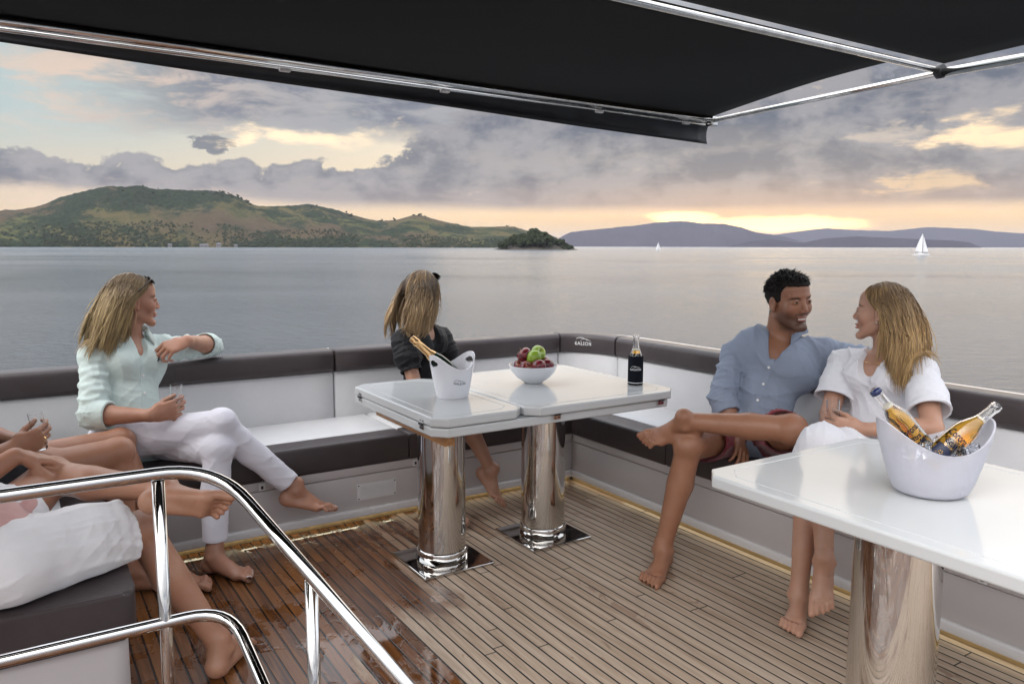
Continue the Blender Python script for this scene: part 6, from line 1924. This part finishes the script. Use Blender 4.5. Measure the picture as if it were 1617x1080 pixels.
def corona(base, axis, label, cap, a0):
    o = beer_bottle(base, axis, label, fill=.172, cap=cap, group='beer bottles in the ice bucket')
    # screen-printed lettering straight on the glass, and the dark crest panel below it
    r = .0305
    wrap_text('Corona', .026, r, .100, a0, M['print_navy'], o, along='h', bold=.0006, maxw=.052)
    wrap_text('Extra', .019, r, .076, a0 + .05, M['print_navy'], o, along='h', bold=.0005, maxw=.032)
    bm = bmesh.new(); n = 14
    for z0, z1, da, mi in ((.020, .062, .70, 0),):
        g_ = [[bm.verts.new(((r + .0004) * math.cos(a0 - da + 2 * da * i / n), (r + .0004) * math.sin(a0 - da + 2 * da * i / n), z_)) for i in range(n + 1)] for z_ in (z0, z1)]
        for i in range(n): bm.faces.new((g_[0][i], g_[0][i + 1], g_[1][i + 1], g_[1][i]))
    solidify(bm, .0003); cp = link('crest_panel', bm, M['label_blue'], o)
    bm = bmesh.new()
    for (u, v_, s_) in ((0, .042, .008), (-.008, .036, .004), (.008, .036, .004)):
        for q in range(5):
            aa = 2 * PI * q / 5; a = a0 + (u + s_ * .5 * math.cos(aa)) / r; 
            lathe(bm, [(0, 0), (s_ * .28, 0), (0, .0004)], 6, ((r + .0009) * math.cos(a), (r + .0009) * math.sin(a), v_ + s_ * .5 * math.sin(aa)), (math.cos(a), math.sin(a), 0))
    link('crest', bm, M['gold'], cp)
    return o
def aim(base, tip): return (Vector(tip) - Vector(base)).normalized()
bA = (1.987, 1.090, .760); tA = (1.987 - .839 * .66, 1.090 + .545 * .66, .760 + .75)
bB = (1.927, 1.065, .752); tB = (1.927 + .839 * .74, 1.065 - .545 * .74, .752 + .66)
cA = corona(bA, aim(bA, tA), 'capped beer bottle leaning left in the ice bucket', M['cap_blue'], 0)
cB = corona(bB, aim(bB, tB), 'open beer bottle leaning right in the ice bucket', None, 0)
def face_cam(o):
    """turn the print about the bottle's own axis so it faces the aft deck"""
    bpy.context.view_layer.update()
    z_ = (o.matrix_world.to_3x3() @ Vector((0, 0, 1))).normalized(); v = (Vector((0, 0, 1.3)) - o.location); v = (v - z_ * v.dot(z_)).normalized()
    y = z_.cross(v); o.rotation_euler = Matrix((v, y, z_)).transposed().to_euler()
face_cam(cA); face_cam(cB)

# phone lying by the woman in white
ph = empty('phone', (2.63, 1.60, .562), rz=R(20), label='dark phone lying on the lap of the woman in the white dress', cat='phone')
bm = bmesh.new(); box(bm, -.037, .037, -.075, .075, 0, .008, .003, 3); link('case', bm, M['label_blue'], ph)
bm = bmesh.new(); box(bm, -.034, .034, -.071, .071, .0081, .0088, .0003, 1); link('screen', bm, M['sunglass'], ph)

# ------------------------------------------------------------------ sailing boats, islet, shore houses
M['sail'] = mat('sailcloth', (.72, .72, .74), .8)
def sailboat(px, dist, hm, label, heel=0., cat_=False, main=True):
    a = pxdir(px); loc = (dist * math.sin(a), dist * math.cos(a), WATER_Z)
    root = empty('sailboat', loc, rz=-a + R(18), label=label, cat='sailboat')
    L = hm * .62
    bm = bmesh.new(); n = 12
    for off in ((-.16, .16) if cat_ else (0,)):
        rows = []
        for i in range(n + 1):
            t = i / n; x = (t - .5) * L; wd_ = L * (.05 if cat_ else .13) * math.sin(PI * min(1, t * .8 + .18)) ** .7 * (1 if t < .98 else .1)
            rows.append([bm.verts.new((x, off * L + s_ * wd_ * k_, z_)) for (s_, k_, z_) in ((-1, 1, L * .085 + t * L * .02), (-1, .75, -.3), (1, .75, -.3), (1, 1, L * .085 + t * L * .02))])
        for A, B in zip(rows, rows[1:]):
            for k in range(4): bm.faces.new((A[k], A[(k + 1) % 4], B[(k + 1) % 4], B[k]))
        bm.faces.new(rows[0]); bm.faces.new(list(reversed(rows[-1])))
    link('hull', bm, M['gelcoat'], root)
    bm = bmesh.new(); box(bm, -L * .22, L * .12, -L * (.15 if cat_ else .06), L * (.15 if cat_ else .06), L * .085, L * .14, L * .01); link('cabin', bm, M['gelcoat'], root)
    bm = bmesh.new(); tube(bm, [(L * .06, 0, L * .09), (L * .06, 0, hm)], hm * .008, 8); link('mast', bm, M['black'], root)
    def sail(name, A, B, T_, belly):
        bm = bmesh.new(); g_ = []
        for j in range(11):
            v = j / 10; row = []
            for i in range(7):
                u = i / 6; p = (Vector(A) * (1 - u) + Vector(B) * u) * (1 - v) + Vector(T_) * v
                w_ = (1 - v); p.y += belly * math.sin(PI * u) * w_ ; p.x -= (L * .05 * math.sin(PI * v) * u)
                row.append(bm.verts.new(p))
            g_.append(row)
        for j in range(10):
            for i in range(6): bm.faces.new((g_[j][i], g_[j][i + 1], g_[j + 1][i + 1], g_[j + 1][i])).smooth = True
        solidify(bm, hm * .004); link(name, bm, M['sail'], root)
    sail('mainsail', (L * .05, 0, L * .18), (-L * .42, .05 * L, L * .20), (L * .05, 0, hm * .98), L * .06)
    sail('jib', (L * .48, 0, L * .14), (L * .0, .08 * L, L * .16), (L * .07, 0, hm * .86), L * .05)
    return root
sailboat(1455, 640, 16.5, 'white catamaran under full sail at the right, near the far hills', cat_=True)
sailboat(1039, 1150, 12.5, 'small distant sailboat on the water in front of the hidden sun')

# wooded islet
M['leaf_dark'] = mat('dark_foliage', rough=.9, spec=.15, build=lambda t, b: t.l.new(t.mix(t.noise(t.pos(), .35, 4, .7), (.012, .018, .010), (.042, .052, .024)), b.inputs['Base Color']))
M['rock'] = mat('shore_rock', rough=.95, build=lambda t, b: t.l.new(t.mix(t.noise(t.pos(), .2, 5, .7), (.03, .028, .022), (.09, .08, .065)), b.inputs['Base Color']))
M['bark'] = mat('bark', (.05, .04, .03), .9)
def at_az(px, dist, side=0.): a = pxdir(px); return Vector((dist * math.sin(a), dist * math.cos(a), WATER_Z))
IS_D = 1250
bm = bmesh.new(); c0 = at_az(846, IS_D); rad = 68; rows = []
sidev = Vector((math.cos(pxdir(846)), -math.sin(pxdir(846)), 0)); fw_ = Vector((math.sin(pxdir(846)), math.cos(pxdir(846)), 0))
rng = random.Random(2)
for j in range(9):
    t = j / 8; rr = 1 - t ** 1.3
    rows.append([bm.verts.new(sidev * (rad * rr * math.cos(q) * (1 + .06 * math.sin(5 * q))) + fw_ * (38 * rr * math.sin(q)) + Vector((0, 0, -.5 + 10 * (1 - rr ** 2) + (rng.random() - .5) * 1.0 * (j > 0)))) for q in [2 * PI * k / 40 for k in range(40)]])
for A, B in zip(rows, rows[1:]):
    for k in range(40): bm.faces.new((A[k], A[(k + 1) % 40], B[(k + 1) % 40], B[k]))
tag(link('islet', bm, M['rock'], None, loc=c0, smooth=180), kind='structure')
def blob_tree(seed, w_, h_):
    rg = random.Random(seed); root = empty('tree', (0, 0, 0))
    bm = bmesh.new()
    for k in range(9):
        q = rg.uniform(0, 6.28); rr = w_ * .34 * rg.random() ** .5; zc = h_ * (.42 + .5 * rg.random()) - rr * .35; r_ = w_ * rg.uniform(.16, .30)
        g_ = bmesh.ops.create_icosphere(bm, subdivisions=2, radius=r_, matrix=Matrix.Translation((rr * math.cos(q), rr * math.sin(q), zc)))
        for v in g_['verts']: v.co += Vector((rg.uniform(-1, 1), rg.uniform(-1, 1), rg.uniform(-1, 1))) * r_ * .28
    for k in range(160):
        q = rg.uniform(0, 6.28); u = rg.uniform(-.4, 1); rr = w_ * .5 * math.sqrt(max(0, 1 - u * u)); c_ = Vector((rr * math.cos(q), rr * math.sin(q), h_ * .62 + u * h_ * .38)); s_ = w_ * .07
        vs = [bm.verts.new(c_ + Vector((rg.uniform(-1, 1), rg.uniform(-1, 1), rg.uniform(-1, 1))) * s_) for _ in range(3)]; bm.faces.new(vs)
    link('crown', bm, M['leaf_dark'], root)
    bm = bmesh.new(); tube(bm, [(0, 0, -1), (w_ * .02, 0, h_ * .35), (0, w_ * .03, h_ * .7)], [w_ * .05, w_ * .04, w_ * .015], 6); link('trunk', bm, M['bark'], root)
    return root
tp_ = [blob_tree(1, 11, 14), blob_tree(2, 13, 12), blob_tree(3, 9, 16)]
used = [False] * 3
for i in range(64):
    k = i % 3
    if not used[k]: o = tp_[k]; used[k] = True
    else: o = copy_tree(tp_[k])
    u = rng.uniform(-.90, .88); v = rng.uniform(-.92, .6) * math.sqrt(1 - u * u)
    hgt = 10 * (1 - (u * u + v * v)) 
    o.location = c0 + sidev * (rad * u) + fw_ * (38 * v) + Vector((0, 0, max(0, hgt - 2.5))); sc = rng.uniform(.95, 1.45) * (1.15 - .6 * abs(u) ** 2 - (.30 if u > .45 else 0)); o.scale = (sc, sc, sc); o.rotation_euler = (0, 0, rng.uniform(0, 6))
    tag(o, 'dark bushy tree growing on the small rocky islet off the headland', 'tree', 'trees on the small islet')
# trees breaking the ridge line of the island
tr0 = tp_
hillbvh = None
me_ = island.data; hillbvh = BVHTree.FromPolygons([island.matrix_world @ v.co + Vector((0, 0, WATER_Z)) * 0 for v in me_.vertices], [tuple(p.vertices) for p in me_.polygons])
bpy.context.view_layer.update()
hillbvh = BVHTree.FromPolygons([island.matrix_world @ v.co for v in me_.vertices], [tuple(p.vertices) for p in me_.polygons])
rng = random.Random(8)
cl_ = [(385, 8, 14), (372, 10, 12), (352, 12, 10), (395, 6, 6), (500, 9, 5), (560, 14, 6), (660, 14, 8), (610, 14, 5), (720, 20, 6), (820, 22, 10), (235, 40, 8), (330, 30, 10), (870, 12, 6)]
for cx_, sp_, nn in cl_:
    for _ in range(nn):
        px = cx_ + rng.uniform(-sp_, sp_); a = pxdir(px); dd_ = 2600 + 1500 * .42 + rng.uniform(-70, 30)
        hit = hillbvh.ray_cast(Vector((dd_ * math.sin(a), dd_ * math.cos(a), 900)), Vector((0, 0, -1)))
        if hit[0] is None: continue
        o = copy_tree(tp_[rng.randrange(3)]); o.location = hit[0] - Vector((0, 0, 1.5)); sc = rng.uniform(.35, .8); o.scale = (sc * 1.1, sc * 1.1, sc * .9); o.rotation_euler = (0, 0, rng.uniform(0, 6))
        tag(o, 'dark bushy tree breaking the ridge line of the large island', 'tree', 'trees along the island ridge')
# shoreline woods of the island: one uncountable belt
bm = bmesh.new(); rng = random.Random(3)
for i in range(3600):
    px = rng.uniform(-60, 900); a = pxdir(px); dd_ = 2600 + 8 + 150 * rng.random() ** 1.6
    if rng.random() < .8 and math.sin(px * .045) + math.sin(px * .021 + 1) > .7: continue
    hit = hillbvh.ray_cast(Vector((dd_ * math.sin(a), dd_ * math.cos(a), 900)), Vector((0, 0, -1)))
    if hit[0] is None: continue
    r_ = rng.uniform(1.6, 4.2)
    g_ = bmesh.ops.create_icosphere(bm, subdivisions=1, radius=r_, matrix=Matrix.Translation(hit[0] + Vector((0, 0, r_ * .3))))
    for v in g_['verts']: v.co += Vector((rng.uniform(-1, 1), rng.uniform(-1, 1), rng.uniform(-1, 1))) * r_ * .35
tag(link('shore_woods', bm, M['leaf_dark']), kind='stuff')
M['house_wall'] = mat('house_wall', (.17, .165, .16), .8); M['house_roof'] = mat('house_roof', (.11, .11, .13), .6)
labs = ['pale low house in the shore trees, leftmost of the group', 'wide grey-roofed house on the island shore, second from the left', 'taller pale house with pitched roof on the shore, third from the left', 'small shed-like house at the right end of the shore group']
for i, (px, w_, d_, h_, up_) in enumerate(((268, 12, 8, 4.5, 10), (322, 26, 10, 4.5, 8), (345, 15, 10, 6, 14), (372, 11, 8, 3.5, 8))):
    a = pxdir(px); loc = at_az(px, 2592); 
    root = empty('house', loc + Vector((0, 0, up_ * .3)), rz=-a, label=labs[i], cat='house', group='houses on the island shore')
    bm = bmesh.new(); box(bm, -w_ / 2, w_ / 2, -d_ / 2, d_ / 2, -4, h_); link('wall', bm, M['house_wall'], root)
    bm = bmesh.new(); o_ = 1.
    v = [bm.verts.new(p) for p in ((-w_ / 2 - o_, -d_ / 2 - o_, h_), (w_ / 2 + o_, -d_ / 2 - o_, h_), (w_ / 2 + o_, d_ / 2 + o_, h_), (-w_ / 2 - o_, d_ / 2 + o_, h_), (-w_ / 2 + 2, 0, h_ + 3.5), (w_ / 2 - 2, 0, h_ + 3.5))]
    for f in ((0, 1, 5, 4), (2, 3, 4, 5), (1, 2, 5), (3, 0, 4), (0, 3, 2, 1)): bm.faces.new([v[k] for k in f])
    link('roof', bm, M['house_roof'], root)
    for q in (-.28, .22):
        bm = bmesh.new(); box(bm, w_ * q - 1.2, w_ * q + 1.2, -d_ / 2 - .15, -d_ / 2 + .02, 1.5, 3.6); link('window', bm, M['sunglass'], root)
